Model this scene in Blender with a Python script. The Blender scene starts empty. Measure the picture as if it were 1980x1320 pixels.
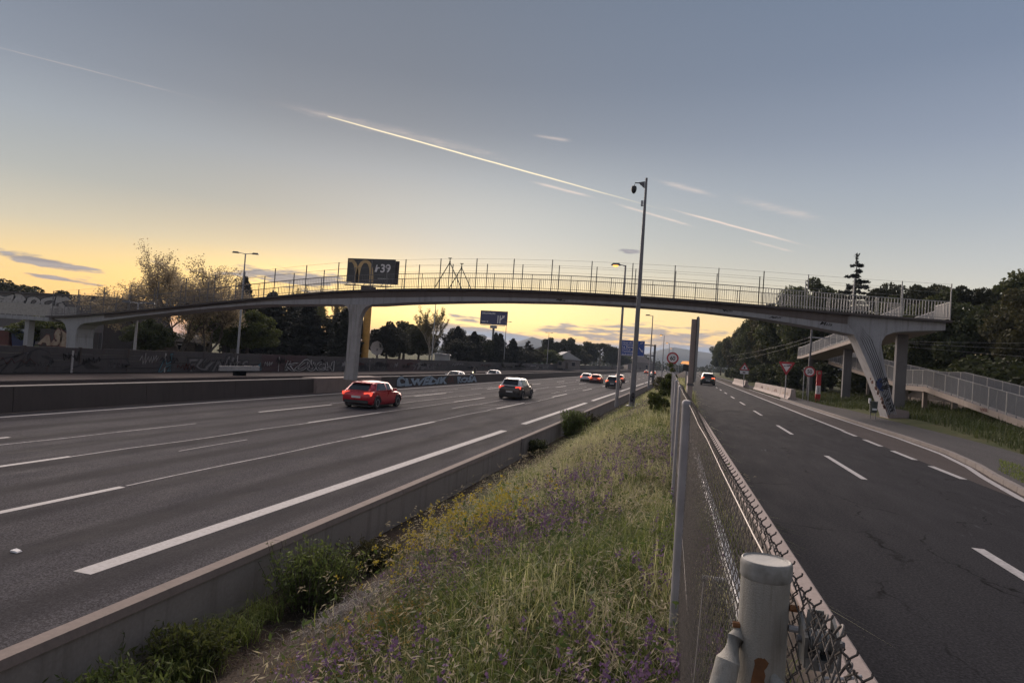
import bpy, bmesh, math, random
import numpy as np
from mathutils import Matrix, Vector

sc = bpy.context.scene
COL = sc.collection
R = math.radians

# ------------------------------------------------------------------ camera
cam = bpy.data.cameras.new('camera')
cam_ob = bpy.data.objects.new('camera', cam)
COL.objects.link(cam_ob)
cam.sensor_width = 36.0
cam.lens = 22.73
cam.clip_start = 0.05
cam.clip_end = 30000
CR = [[0.96286875, 0.06115311, -0.2629526],
      [0.26080736, 0.04089583, 0.96452426],
      [0.06973733, -0.99729024, 0.02342813]]
cm = Matrix.Identity(4)
for i in range(3):
    cm[i][0] = CR[i][0]
    cm[i][1] = -CR[i][1]
    cm[i][2] = -CR[i][2]
cm[2][3] = 2.1
cam_ob.matrix_world = cm
sc.camera = cam_ob

# ------------------------------------------------------------------ sky
SUN_AZ, SUN_EL = -31.0, 1.0
world = bpy.data.worlds.new('World')
sc.world = world
world.use_nodes = True
WT = world.node_tree
WT.nodes.clear()


class NG:
    """tiny node-graph helper"""
    def __init__(s, nt):
        s.nt = nt

    def n(s, typ, **kw):
        nd = s.nt.nodes.new(typ)
        for k, v in kw.items():
            setattr(nd, k, v)
        return nd

    def put(s, sock, v):
        if isinstance(v, bpy.types.NodeSocket):
            s.nt.links.new(v, sock)
        elif v is not None:
            if isinstance(v, (tuple, list)) and len(v) == 3 and sock.type == 'RGBA':
                v = (*v, 1)
            sock.default_value = v

    def m(s, op, a, b=None, c=None, clamp=False):
        nd = s.n('ShaderNodeMath', operation=op, use_clamp=clamp)
        s.put(nd.inputs[0], a)
        s.put(nd.inputs[1], b)
        s.put(nd.inputs[2], c)
        return nd.outputs[0]

    def v(s, op, a, b=None):
        nd = s.n('ShaderNodeVectorMath', operation=op)
        s.put(nd.inputs[0], a)
        s.put(nd.inputs[1], b)
        return nd.outputs['Value'] if op in ('DOT_PRODUCT', 'LENGTH') else nd.outputs[0]

    def xyz(s, x, y, z):
        nd = s.n('ShaderNodeCombineXYZ')
        for i, q in enumerate((x, y, z)):
            s.put(nd.inputs[i], q)
        return nd.outputs[0]

    def sep(s, a):
        nd = s.n('ShaderNodeSeparateXYZ')
        s.put(nd.inputs[0], a)
        return nd.outputs

    def noise(s, vec, scale, detail=4, rough=.55, out=0, dist=0.0):
        nd = s.n('ShaderNodeTexNoise')
        s.put(nd.inputs['Vector'], vec)
        nd.inputs['Scale'].default_value = scale
        nd.inputs['Detail'].default_value = detail
        nd.inputs['Roughness'].default_value = rough
        nd.inputs['Distortion'].default_value = dist
        return nd.outputs[out]

    def ramp(s, fac, stops, interp='LINEAR'):
        nd = s.n('ShaderNodeValToRGB')
        cr = nd.color_ramp
        cr.interpolation = interp
        while len(cr.elements) > 1:
            cr.elements.remove(cr.elements[0])
        first = True
        for p, c in stops:
            c = (*c, 1) if isinstance(c, (tuple, list)) else (c, c, c, 1)
            if first:
                e = cr.elements[0]
                e.position = p
                first = False
            else:
                e = cr.elements.new(p)
            e.color = c
        s.put(nd.inputs[0], fac)
        return nd.outputs[0]

    def mix(s, f, a, b, blend='MIX'):
        nd = s.n('ShaderNodeMix', data_type='RGBA', blend_type=blend)
        s.put(nd.inputs[0], f)
        s.put(nd.inputs[6], a)
        s.put(nd.inputs[7], b)
        return nd.outputs[2]

    def mapr(s, x, a, b, c=0.0, d=1.0):
        nd = s.n('ShaderNodeMapRange')
        s.put(nd.inputs[0], x)
        for i, q in enumerate((a, b, c, d)):
            nd.inputs[i + 1].default_value = q
        return nd.outputs[0]


g = NG(WT)
tc = g.n('ShaderNodeTexCoord').outputs['Generated']
dirv = g.v('NORMALIZE', tc)
dx, dy, dz = g.sep(dirv)
el = g.m('MULTIPLY', g.m('ARCSINE', dz), 180 / math.pi)            # degrees
az = g.m('MULTIPLY', g.m('ARCTAN2', dx, dy), 180 / math.pi)        # degrees, + = right
elc = g.m('MAXIMUM', el, 0.0)
e01 = g.m('DIVIDE', elc, 90.0)
aw = g.m('SUBTRACT', az, SUN_AZ)                                    # angle from sun azimuth
aabs = g.m('ABSOLUTE', g.m('WRAP', aw, 180.0, -180.0))


def stops(lst):
    return [(e / 90.0, c) for e, c in lst]


near = g.ramp(e01, stops([(0, (1.5, .58, .05)), (2.2, (1.45, .74, .11)), (4.5, (1.16, .75, .20)), (7.5, (.70, .59, .38)),
                          (11, (.46, .45, .385)), (15, (.36, .38, .39)), (19, (.245, .262, .288)), (23, (.20, .217, .25)), (29, (.178, .198, .238)),
                          (40, (.17, .19, .235)), (90, (.15, .18, .24))]))
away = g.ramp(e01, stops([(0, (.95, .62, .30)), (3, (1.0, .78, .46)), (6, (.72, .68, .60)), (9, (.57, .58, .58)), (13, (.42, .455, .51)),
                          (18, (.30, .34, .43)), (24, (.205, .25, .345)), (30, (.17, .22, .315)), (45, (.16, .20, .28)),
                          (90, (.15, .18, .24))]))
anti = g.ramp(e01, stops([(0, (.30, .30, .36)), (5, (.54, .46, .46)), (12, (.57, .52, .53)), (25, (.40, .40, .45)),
                          (50, (.22, .25, .31)), (90, (.15, .18, .24))]))  # sky opposite the sun, out of view, brightened to lift shaded faces
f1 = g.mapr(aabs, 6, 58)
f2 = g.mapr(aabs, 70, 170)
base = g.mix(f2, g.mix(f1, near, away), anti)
def gauss(x, c, w):
    q = g.m('MULTIPLY_ADD', x, 1 / w, -c / w)
    return g.m('POWER', .3679, g.m('MULTIPLY', q, q))


# soft bright halo just over the place where the sun went down
halo = g.m('MULTIPLY', gauss(aw, 9.0, 17.0), gauss(el, 4.2, 3.0))
base = g.mix(g.m('MULTIPLY', halo, .85), base, (2.1, 1.52, .56))
halo2 = g.m('MULTIPLY', gauss(aw, 13.0, 17.0), gauss(el, 9.5, 6.0))
base = g.mix(g.m('MULTIPLY', halo2, .45), base, (.86, .85, .80))
sky = g.n('ShaderNodeTexSky')
sky.sky_type = 'NISHITA'
sky.sun_disc = False
sky.sun_elevation = R(SUN_EL)
sky.sun_rotation = R(SUN_AZ)
sky.ozone_density = 2.0
sky.dust_density = .6
nis = g.v('MULTIPLY', sky.outputs[0], (.40, .40, .40))
lum = g.v('DOT_PRODUCT', nis, (.3, .5, .2))
nis = g.v('SCALE', nis)
nis.node.inputs['Scale'].default_value = 1
g.put(nis.node.inputs['Scale'], g.m('DIVIDE', 1.0, g.m('ADD', 1.0, lum)))
base = g.mix(.15, base, nis)

# --- clouds: a low band all round the horizon plus the banks over the road
cvec = g.xyz(g.m('MULTIPLY', az, .040), g.m('MULTIPLY', el, .27), 0.0)
n1 = g.noise(cvec, 3.2, 4, .62)
n2 = g.noise(cvec, 10.0, 3, .6)


ae1 = g.xyz(az, el, 1.0)


def patch(a0, e0, wa, we, slope=0.0):
    """squared distance from an elongated patch of cloud"""
    u = g.v('DOT_PRODUCT', ae1, (1 / wa, 0, -a0 / wa))
    w = g.v('DOT_PRODUCT', ae1, (-slope / we, 1 / we, (slope * a0 - e0) / we))
    return g.m('MULTIPLY_ADD', u, u, g.m('MULTIPLY', w, w))


def cloudmask(pat, thr, soft, gain=1.0):
    q = g.m('ADD', n1, g.m('MULTIPLY', g.m('SUBTRACT', n2, .5), .9))
    q = g.m('ADD', q, g.m('MULTIPLY', g.m('SUBTRACT', pat, 1.0), gain))
    return g.mapr(q, thr, thr + soft)


pats = [patch(-51.0, 4.35, 4.2, .42, -.10), patch(-50.0, 3.3, 3.6, .20, -.08), patch(-34, 5.2, 8, .8), patch(-19.3, 3.1, 1.8, .45), patch(-2.6, 2.75, 6.6, 1.05, -.04), patch(-1.0, 1.7, 5.0, .7, 0.0),
        patch(-17, 1.9, 6, .50, -.06), patch(-5.4, 9.8, 1.2, .35), patch(-8, 2.2, 3, .4), patch(-11.5, 2.6, 3, .35)]
pm = pats[0]
for p in pats[1:]:
    pm = g.m('MINIMUM', pm, p)
pm = g.m('EXPONENT', g.m('MULTIPLY', pm, -1.0))
wide = g.m('MULTIPLY', gauss(el, 3.2, 1.7), .72)
pm = g.m('MAXIMUM', pm, g.m('MULTIPLY', wide, g.mapr(aabs, 34, 60)))
cm1 = g.m('MULTIPLY', cloudmask(pm, .27, .16, .42), g.mapr(pm, .04, .16))
ccol = g.mix(g.mapr(n2, .35, .7), (.20, .20, .255), (.40, .37, .38))
ccol = g.mix(g.m('MULTIPLY', g.mapr(el, 5, 1.5), .25), ccol, (.62, .48, .36))
base = g.mix(g.m('MULTIPLY', cm1, .88), base, ccol)
# the flat grey-blue sheet low over the mountains
low = g.m('MULTIPLY', gauss(el, .9, 1.5), g.m('MULTIPLY', g.mapr(az, -40, -22), g.mapr(az, 40, 6)))
lowm = g.mapr(g.m('ADD', low, g.m('MULTIPLY', g.m('SUBTRACT', n1, .5), .9)), .52, .80)
base = g.mix(g.m('MULTIPLY', lowm, .85), base, (.36, .40, .48))
# --- vapour trails: great-circle streaks across the sky
CRM = np.array(CR)


def skydir(a, e):
    a, e = math.radians(a), math.radians(e)
    return np.array([math.sin(a) * math.cos(e), math.cos(a) * math.cos(e), math.sin(e)])


wobble = g.mapr(n1, .3, .7, -.28, .28)


def trail(p, q, width, amount, shift=0.0):
    """squared distance from a streak; p, q = (azimuth, elevation) of its two ends in degrees"""
    A, B = skydir(*p), skydir(*q)
    nrm = np.cross(A, B)
    nrm /= np.linalg.norm(nrm)
    M = A + B
    M /= np.linalg.norm(M)
    t = np.cross(nrm, M)
    h = math.acos(A @ B) / 2
    d = g.m('ADD', g.v('DOT_PRODUCT', dirv, tuple(nrm / math.radians(width))), wobble)
    a = g.v('DOT_PRODUCT', dirv, tuple(t / math.sin(h)))
    a2 = g.m('MULTIPLY', a, a)
    a4 = g.m('MULTIPLY_ADD', a2, a2, -math.log(amount))
    return g.m('MULTIPLY_ADD', d, d, a4), a


TRAILS = [
    ((-14.17, 15.24), (-9.27, 14.32), .10, .62), ((-6.28, 13.65), (-.67, 12.18), .09, .62),
    ((-1.6, 13.32), (8.0, 10.76), .075, .8), ((4.44, 10.96), (7.68, 10.09), .08, .40),
    ((-58.0, 18.0), (-42.5, 18.08), .045, .20), ((-14.46, 19.09), (-11.44, 18.83), .12, .42),
    ((-3.08, 15.68), (1.22, 14.65), .18, .36), ((3.42, 14.3), (9.46, 12.56), .30, .22), ((-35.4, 18.9), (-18.0, 17.2), .35, .20)]
tq = None
for t in TRAILS:
    q = trail(*t)[0]
    tq = q if tq is None else g.m('MINIMUM', tq, q)
tq = g.m('MULTIPLY', tq, g.mapr(n2, .3, .7, 1.7, .75))
base = g.mix(g.m('POWER', .3679, tq), base, (.94, .75, .64))
mq, ma = trail((-34.0, 18.78), (-7.6, 14.55), .050, 1.0)
tm = g.m('MULTIPLY', g.m('POWER', .3679, mq), g.mapr(ma, -.90, -.885))
base = g.mix(tm, base, (1.25, 1.05, .70))
# below the horizon: plain dark ground tone
base = g.mix(g.mapr(el, -.2, -2.5), base, (.10, .09, .085))
bg = g.n('ShaderNodeBackground')
bg.inputs[1].default_value = .15
g.put(bg.inputs[0], base)
wo = g.n('ShaderNodeOutputWorld')
WT.links.new(bg.outputs[0], wo.inputs[0])

# ------------------------------------------------------------------ sun lamp (very soft, set high to add the dusk glow's light)
sun = bpy.data.lights.new('sun', 'SUN')
sun.energy = .82
sun.angle = R(75)
sun.color = (1.0, .83, .72)
sun_ob = bpy.data.objects.new('sun', sun)
COL.objects.link(sun_ob)
sd = Vector(skydir(SUN_AZ, 20.0))
sun_ob.rotation_euler = sd.to_track_quat('Z', 'Y').to_euler()

# ------------------------------------------------------------------ exposure
vs = sc.view_settings
vs.view_transform = 'Standard'
vs.look = 'None'
vs.gamma = 1
vs.exposure = 2.87
vs.use_curve_mapping = False
sc.cycles.max_bounces = 6
sc.cycles.transparent_max_bounces = 8
sc.cycles.use_denoising = True
world.cycles.sampling_method = 'MANUAL'
world.cycles.sample_map_resolution = 256

# ------------------------------------------------------------------ helpers
rnd = random.Random(7)


class MB:
    """collects faces, then links them as one mesh object"""
    def __init__(s):
        s.v, s.f = [], []

    def add(s, vs, fs):
        o = len(s.v)
        s.v.extend([tuple(map(float, p)) for p in vs])
        s.f.extend([tuple(i + o for i in f) for f in fs])
        return s

    def box(s, x0, x1, y0, y1, z0, z1):
        vs = [(x, y, z) for z in (z0, z1) for y in (y0, y1) for x in (x0, x1)]
        return s.add(vs, [(0, 2, 3, 1), (4, 5, 7, 6), (0, 1, 5, 4), (2, 6, 7, 3), (0, 4, 6, 2), (1, 3, 7, 5)])

    def hexa(s, b, t):
        """b, t: four bottom and four top corners (ccw from above)"""
        return s.add(list(b) + list(t), [(3, 2, 1, 0), (4, 5, 6, 7), (0, 1, 5, 4), (1, 2, 6, 5), (2, 3, 7, 6), (3, 0, 4, 7)])

    def bar(s, a, b, w, h=None):
        """rectangular bar between two points"""
        h = h or w
        a, b = Vector(a), Vector(b)
        d = (b - a).normalized()
        up = Vector((0, 0, 1)) if abs(d.z) < .95 else Vector((0, 1, 0))
        sx = d.cross(up).normalized() * w / 2
        sy = sx.cross(d).normalized() * h / 2
        q = [-sx - sy, sx - sy, sx + sy, -sx + sy]
        return s.add([a + k for k in q] + [b + k for k in q],
                     [(3, 2, 1, 0), (4, 5, 6, 7), (0, 1, 5, 4), (1, 2, 6, 5), (2, 3, 7, 6), (3, 0, 4, 7)])

    def tube(s, pts, rad, n=8, cap=True):
        pts = [Vector(p) for p in pts]
        rs = rad if isinstance(rad, (list, tuple)) else [rad] * len(pts)
        vs, fs = [], []
        for i, p in enumerate(pts):
            d = (pts[min(i + 1, len(pts) - 1)] - pts[max(i - 1, 0)]).normalized()
            up = Vector((0, 0, 1)) if abs(d.z) < .9 else Vector((1, 0, 0))
            a = d.cross(up).normalized()
            b = a.cross(d)
            for k in range(n):
                t = 2 * math.pi * k / n
                vs.append(p + (a * math.cos(t) + b * math.sin(t)) * rs[i])
        for i in range(len(pts) - 1):
            for k in range(n):
                j = (k + 1) % n
                fs.append((i * n + k, i * n + j, (i + 1) * n + j, (i + 1) * n + k))
        if cap:
            fs.append(tuple(range(n - 1, -1, -1)))
            fs.append(tuple(range((len(pts) - 1) * n, len(pts) * n)))
        return s.add(vs, fs)

    def lathe(s, prof, c=(0, 0, 0), axis='z', n=20):
        """prof: (radius, height) pairs"""
        vs, fs = [], []
        for r_, h_ in prof:
            for k in range(n):
                t = 2 * math.pi * k / n
                a, b = r_ * math.cos(t), r_ * math.sin(t)
                p = {'z': (a, b, h_), 'x': (h_, a, b), 'y': (a, h_, b)}[axis]
                vs.append((p[0] + c[0], p[1] + c[1], p[2] + c[2]))
        m = len(prof)
        for i in range(m - 1):
            for k in range(n):
                j = (k + 1) % n
                fs.append((i * n + k, i * n + j, (i + 1) * n + j, (i + 1) * n + k))
        fs.append(tuple(range(n - 1, -1, -1)))
        fs.append(tuple(range((m - 1) * n, m * n)))
        return s.add(vs, fs)

    def prism(s, poly, y0, y1, axis='y'):
        """extrude a closed (a, b) polygon along an axis; y: (x, z)   x: (y, z)   z: (x, y)"""
        def P(a, b, t):
            return {'y': (a, t, b), 'x': (t, a, b), 'z': (a, b, t)}[axis]
        n = len(poly)
        vs = [P(a, b, y0) for a, b in poly] + [P(a, b, y1) for a, b in poly]
        fs = [tuple(range(n)), tuple(range(2 * n - 1, n - 1, -1))]
        fs += [(i, i + n, (i + 1) % n + n, (i + 1) % n) for i in range(n)]
        return s.add(vs, fs)

    def strip(s, top, bot, y0, y1):
        """solid between two (x, z) polylines with the same x count, extruded in y"""
        n = len(top)
        vs = [(x, y0, z) for x, z in bot] + [(x, y0, z) for x, z in top] + [(x, y1, z) for x, z in bot] + [(x, y1, z) for x, z in top]
        fs = []
        for i in range(n - 1):
            fs += [(i, i + 1, n + i + 1, n + i), (2 * n + i + 1, 2 * n + i, 3 * n + i, 3 * n + i + 1),
                   (n + i, n + i + 1, 3 * n + i + 1, 3 * n + i), (i + 1, i, 2 * n + i, 2 * n + i + 1)]
        fs += [(0, n, 3 * n, 2 * n), (n - 1, 3 * n - 1, 4 * n - 1, 2 * n - 1)]
        return s.add(vs, fs)

    def mesh(s, name, smooth=False, fix=True):
        me = bpy.data.meshes.new(name)
        me.from_pydata(s.v, [], s.f)
        if fix:
            bm = bmesh.new()
            bm.from_mesh(me)
            bmesh.ops.recalc_face_normals(bm, faces=bm.faces)
            bm.to_mesh(me)
            bm.free()
        if smooth:
            me.polygons.foreach_set('use_smooth', [True] * len(me.polygons))
            me.set_sharp_from_angle(angle=R(38))
        return me


def link(name, me, mat=None, parent=None, loc=None):
    o = bpy.data.objects.new(name, me)
    COL.objects.link(o)
    if mat is not None and not me.materials:
        me.materials.append(mat)
    if parent is not None:
        o.parent = parent
    if loc is not None:
        o.location = loc
    return o


def obj(name, mb, mat, parent=None, smooth=False, loc=None, fix=True):
    return link(name, mb.mesh(name, smooth, fix), mat, parent, loc)


def tag(o, label, cat, group=None):
    o['label'] = label
    o['category'] = cat
    if group:
        o['group'] = group
    return o


def thing(name, label, cat, loc=(0, 0, 0), rz=0.0, group=None):
    o = bpy.data.objects.new(name, None)
    COL.objects.link(o)
    o.empty_display_size = .2
    o.location = loc
    o.rotation_euler = (0, 0, rz)
    return tag(o, label, cat, group)


def struct(o):
    o['kind'] = 'structure'
    return o


def stuff(o, label=None, cat=None):
    o['kind'] = 'stuff'
    if label:
        o['label'] = label
    if cat:
        o['category'] = cat
    return o


def dup(root, loc, rz=None, label=None, group=None, scale=None):
    r = root.copy()
    COL.objects.link(r)
    r.location = loc
    if rz is not None:
        r.rotation_euler = (0, 0, rz)
    if scale is not None:
        r.scale = scale if isinstance(scale, (tuple, list)) else (scale,) * 3
    if label:
        r['label'] = label
    if group:
        r['group'] = group
    for ch in list(root.children):
        c = ch.copy()
        COL.objects.link(c)
        c.parent = r
        for gch in ch.children:
            d = gch.copy()
            COL.objects.link(d)
            d.parent = c
    return r


def text_mesh(body, size, extrude=.004, offset=0.0, shear=0.0, space=1.0, align='LEFT', lspace=1.0):
    cu = bpy.data.curves.new('lettering', 'FONT')
    cu.body = body
    cu.size = size
    cu.extrude = extrude
    cu.offset = offset
    cu.shear = shear
    cu.space_character = space
    cu.space_line = lspace
    cu.align_x = align
    cu.resolution_u = 3
    o = bpy.data.objects.new('lettering', cu)
    COL.objects.link(o)
    bpy.context.view_layer.update()
    dg = bpy.context.evaluated_depsgraph_get()
    me = bpy.data.meshes.new_from_object(o.evaluated_get(dg))
    bpy.data.objects.remove(o)
    bpy.data.curves.remove(cu)
    me.name = 'lettering'
    return me


FACE_Y = Matrix(((1, 0, 0), (0, 0, -1), (0, 1, 0))).to_4x4()      # reads for a viewer looking along +Y
FACE_X = Matrix(((0, 0, 1), (1, 0, 0), (0, 1, 0))).to_4x4()       # on a face whose normal is +X


def letters(name, me, mat, parent, pos, face=FACE_Y, sx=1.0, sz=1.0):
    """place a flat text mesh as a part; sprayed lettering is bent out of true"""
    if name == 'graffiti':
        ph = (len(me.vertices) % 7) * 0 + sum(pos) * 1.0
        co = np.empty(len(me.vertices) * 3, dtype=np.float32)
        me.vertices.foreach_get('co', co)
        co = co.reshape(-1, 3)
        x, y = co[:, 0].copy(), co[:, 1].copy()
        ph = round(pos[1] + pos[0], 0)
        co[:, 0] = x + .10 * np.sin(4.3 * y + 1.7 * x + ph) + .05 * np.sin(9.0 * y + ph)
        co[:, 1] = y * (1 + .18 * np.sin(2.9 * x + ph)) + .09 * np.sin(5.1 * x + 2 * ph) * (.4 + y)
        me.vertices.foreach_set('co', co.ravel())
        me.update()
    me.transform(face @ Matrix.Diagonal((sx, sz, 1, 1)))
    me.materials.clear()
    me.materials.append(mat)
    o = bpy.data.objects.new(name, me)
    COL.objects.link(o)
    o.parent = parent
    o.location = pos
    return o


# ------------------------------------------------------------------ materials
def newmat(name):
    m = bpy.data.materials.new(name)
    m.use_nodes = True
    nt = m.node_tree
    nt.nodes.clear()
    q = NG(nt)
    b = q.n('ShaderNodeBsdfPrincipled')
    o = q.n('ShaderNodeOutputMaterial')
    nt.links.new(b.outputs[0], o.inputs[0])
    return m, q, b


def pos(q):
    return q.n('ShaderNodeNewGeometry').outputs['Position']


def scaled(q, vec, s):
    return q.v('MULTIPLY', vec, s)


def bump(q, b, h, strength=.4, dist=.01):
    nd = q.n('ShaderNodeBump')
    nd.inputs['Strength'].default_value = strength
    nd.inputs['Distance'].default_value = dist
    q.put(nd.inputs['Height'], h)
    q.nt.links.new(nd.outputs[0], b.inputs['Normal'])


def simple(name, col, rough=.6, var=.18, scale=3.0, metal=0.0, bmp=0.0, emit=None, es=0.0, col2=None, coat=0.0, objspace=False):
    m, q, b = newmat(name)
    p = q.n('ShaderNodeTexCoord').outputs['Object'] if objspace else pos(q)
    n = q.noise(p, scale, 5, .6)
    dk = col2 or tuple(c * (1 - var * 1.6) for c in col)
    lt = tuple(min(1, c * (1 + var)) for c in col)
    c = q.mix(q.mapr(n, .32, .68), dk, lt)
    q.put(b.inputs['Base Color'], c)
    q.put(b.inputs['Roughness'], q.mapr(n, .3, .7, max(0, rough - .1), min(1, rough + .1)))
    b.inputs['Metallic'].default_value = metal
    if coat:
        b.inputs['Coat Weight'].default_value = coat
        b.inputs['Coat Roughness'].default_value = .08
    if bmp:
        bump(q, b, q.noise(p, scale * 12, 4, .6), bmp, .006)
    if emit:
        b.inputs['Emission Color'].default_value = (*emit, 1)
        b.inputs['Emission Strength'].default_value = es
    return m


def concrete(name, col, dirt=(.10, .085, .07), streak=.55, scale=1.0, stain=None):
    m, q, b = newmat(name)
    p = pos(q)
    st = q.noise(scaled(q, p, (2.6 * scale, 2.6 * scale, .16 * scale)), 2.2, 6, .62)
    bl = q.noise(p, .9 * scale, 6, .65)
    fine = q.noise(p, 22 * scale, 4, .6)
    c = q.mix(q.mapr(fine, .3, .7), tuple(k * .90 for k in col), tuple(k * 1.08 for k in col))
    c = q.mix(q.m('MULTIPLY', q.mapr(st, .50, .78), streak), c, dirt)
    c = q.mix(q.m('MULTIPLY', q.mapr(bl, .48, .75), .45), c, tuple(k * .62 for k in col))
    if stain:
        c = q.mix(q.m('MULTIPLY', q.mapr(q.noise(scaled(q, p, (1, 1, .3)), 3.1, 5, .6), .60, .72), .8), c, stain)
    q.put(b.inputs['Base Color'], c)
    b.inputs['Roughness'].default_value = .88
    bump(q, b, q.m('ADD', fine, q.m('MULTIPLY', bl, .5)), .35, .006)
    return m


def asphalt(name, base, track=None, lanes=None, cracks=.0, spk=.35, scuff=0.0, tint=None):
    m, q, b = newmat(name)
    p = pos(q)
    px, py, pz = q.sep(p)
    grain = q.noise(p, 42, 2, .9)
    grain2 = q.noise(p, 26, 3, .7)
    big = q.noise(scaled(q, p, (.55, .10, 1)), 1.0, 5, .6)
    mid = q.noise(scaled(q, p, (2.2, .5, 1)), 1.0, 5, .65)
    c = q.mix(q.mapr(big, .32, .68), tuple(k * .90 for k in base), tuple(k * 1.09 for k in base))
    c = q.mix(q.m('MULTIPLY', q.mapr(mid, .45, .75), .22), c, tuple(k * .78 for k in base))
    if tint:
        c = q.mix(q.m('MULTIPLY', q.mapr(q.noise(p, .22, 4, .6), .42, .62), .55), c, tint)
    gr = q.m('ADD', q.m('MULTIPLY', grain, .72), q.m('MULTIPLY', grain2, .28))
    c = q.mix(q.m('MULTIPLY', q.mapr(gr, .50, .60), spk), c, tuple(min(1, k * 2.1) for k in base))
    c = q.mix(q.m('MULTIPLY', q.mapr(gr, .48, .38), spk), c, tuple(k * .38 for k in base))
    if lanes:
        w = q.m('SINE', q.m('MULTIPLY', q.m('SUBTRACT', px, lanes[0]), 4 * math.pi / lanes[1]))
        w = q.m('ADD', w, q.m('MULTIPLY', q.m('SUBTRACT', big, .5), 1.6))
        c = q.mix(q.m('MULTIPLY', q.mapr(w, .0, 1.0), .70), c, tuple(k * .55 for k in base))
    if cracks:
        wob = q.noise(p, .9, 4, .6, out=1)
        pv = q.v('ADD', scaled(q, p, (.62, .33, 0)), scaled(q, wob, (.55, .55, 0)))
        vo = q.n('ShaderNodeTexVoronoi', feature='DISTANCE_TO_EDGE')
        vo.inputs['Scale'].default_value = 1.0
        q.put(vo.inputs['Vector'], pv)
        keep = q.mapr(q.noise(p, .45, 3, .6), .46, .56)
        ck = q.m('MULTIPLY', q.mapr(vo.outputs['Distance'], .011, .002), q.m('MULTIPLY', keep, cracks))
        c = q.mix(ck, c, tuple(k * .28 for k in base))
    if scuff:
        sv = q.noise(q.v('ADD', scaled(q, p, (3.4, .55, 0)), scaled(q, q.noise(p, .6, 2, .5, out=1), (.8, .8, 0))), 1.5, 5, .72)
        keep = q.mapr(q.noise(p, .30, 3, .6), .54, .66)
        c = q.mix(q.m('MULTIPLY', q.m('MULTIPLY', q.mapr(sv, .60, .68), keep), scuff), c, tuple(min(1, k * 3.2) for k in base))
    q.put(b.inputs['Base Color'], c)
    q.put(b.inputs['Roughness'], q.mapr(mid, .3, .7, .72, .9))
    b.inputs['Specular IOR Level'].default_value = .025
    bump(q, b, gr, .45, .008)
    return m


def foliage(name, cols, trans=.35, rough=.65):
    """leaf colour by random per leaf"""
    m = bpy.data.materials.new(name)
    m.use_nodes = True
    nt = m.node_tree
    nt.nodes.clear()
    q = NG(nt)
    ri = q.n('ShaderNodeNewGeometry').outputs['Random Per Island']
    c = q.ramp(ri, [(i / max(1, len(cols) - 1), k) for i, k in enumerate(cols)])
    big = q.noise(pos(q), .55, 3, .6)
    c = q.mix(q.m('MULTIPLY', q.mapr(big, .35, .65), .55), c, q.mix(1.0, c, (.55, .55, .5), 'MULTIPLY'))
    d = q.n('ShaderNodeBsdfPrincipled')
    d.inputs['Roughness'].default_value = rough
    d.inputs['Specular IOR Level'].default_value = .25
    q.put(d.inputs['Base Color'], c)
    t = q.n('ShaderNodeBsdfTranslucent')
    q.put(t.inputs[0], c)
    mx = q.n('ShaderNodeMixShader')
    mx.inputs[0].default_value = trans
    nt.links.new(d.outputs[0], mx.inputs[1])
    nt.links.new(t.outputs[0], mx.inputs[2])
    o = q.n('ShaderNodeOutputMaterial')
    nt.links.new(mx.outputs[0], o.inputs[0])
    return m


M = {}
M['motorway'] = asphalt('motorway_asphalt', (.054, .0515, .057), lanes=(-7.65, 3.66), spk=.85, tint=(.060, .055, .059))
M['far_carriageway'] = asphalt('far_asphalt', (.080, .066, .064), spk=.3)
M['service'] = asphalt('service_asphalt', (.029, .0288, .0325), cracks=1.0, spk=.6, scuff=.9)
M['layby'] = asphalt('layby_asphalt', (.075, .064, .062), spk=.45)
M['path'] = asphalt('path_asphalt', (.085, .080, .080), spk=.5)
M['kerb'] = concrete('kerb_concrete', (.20, .172, .158), streak=.2)
M['paint'] = simple('road_paint', (.40, .38, .385), .7, .10, 14.0, col2=(.24, .228, .23))
M['paint_worn'] = simple('worn_road_paint', (.40, .38, .385), .8, .2, 5.0, col2=(.15, .14, .145))
M['wall'] = concrete('low_wall_concrete', (.34, .29, .26), (.13, .11, .10), .6)
M['coping'] = concrete('coping_concrete', (.21, .165, .145), (.10, .08, .07), .4)
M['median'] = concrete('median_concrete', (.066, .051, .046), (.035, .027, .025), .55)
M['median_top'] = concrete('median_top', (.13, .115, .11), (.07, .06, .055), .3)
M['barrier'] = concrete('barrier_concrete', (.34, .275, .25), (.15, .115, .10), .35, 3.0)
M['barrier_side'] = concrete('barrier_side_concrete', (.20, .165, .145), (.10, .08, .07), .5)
M['newjersey'] = concrete('whitewashed_concrete', (.40, .335, .305), (.15, .11, .09), .75, 2.2, stain=(.32, .16, .13))
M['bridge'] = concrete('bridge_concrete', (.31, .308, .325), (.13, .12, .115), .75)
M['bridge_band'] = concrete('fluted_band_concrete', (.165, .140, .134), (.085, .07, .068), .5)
M['column'] = concrete('column_concrete', (.155, .15, .155), (.08, .07, .07), .5)
M['bridge_pier'] = concrete('pier_concrete', (.33, .315, .31), (.11, .09, .075), .9, 1.3)
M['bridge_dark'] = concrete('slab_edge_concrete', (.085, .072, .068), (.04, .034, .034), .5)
M['ramp'] = concrete('ramp_concrete', (.31, .26, .23), (.12, .09, .075), .6, 1.6)
M['footing'] = concrete('footing_concrete', (.24, .185, .165), (.12, .09, .08), .5)
M['rail'] = simple('painted_railing', (.33, .32, .31), .55, .12, 5)
M['rail_dark'] = simple('railing_grey', (.13, .125, .13), .6, .15, 5)
M['galv'] = simple('galvanised_steel', (.34, .34, .355), .5, .15, 8, metal=.35)
M['pole'] = simple('pole_steel', (.30, .29, .30), .55, .12, 4, metal=.25)
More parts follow.
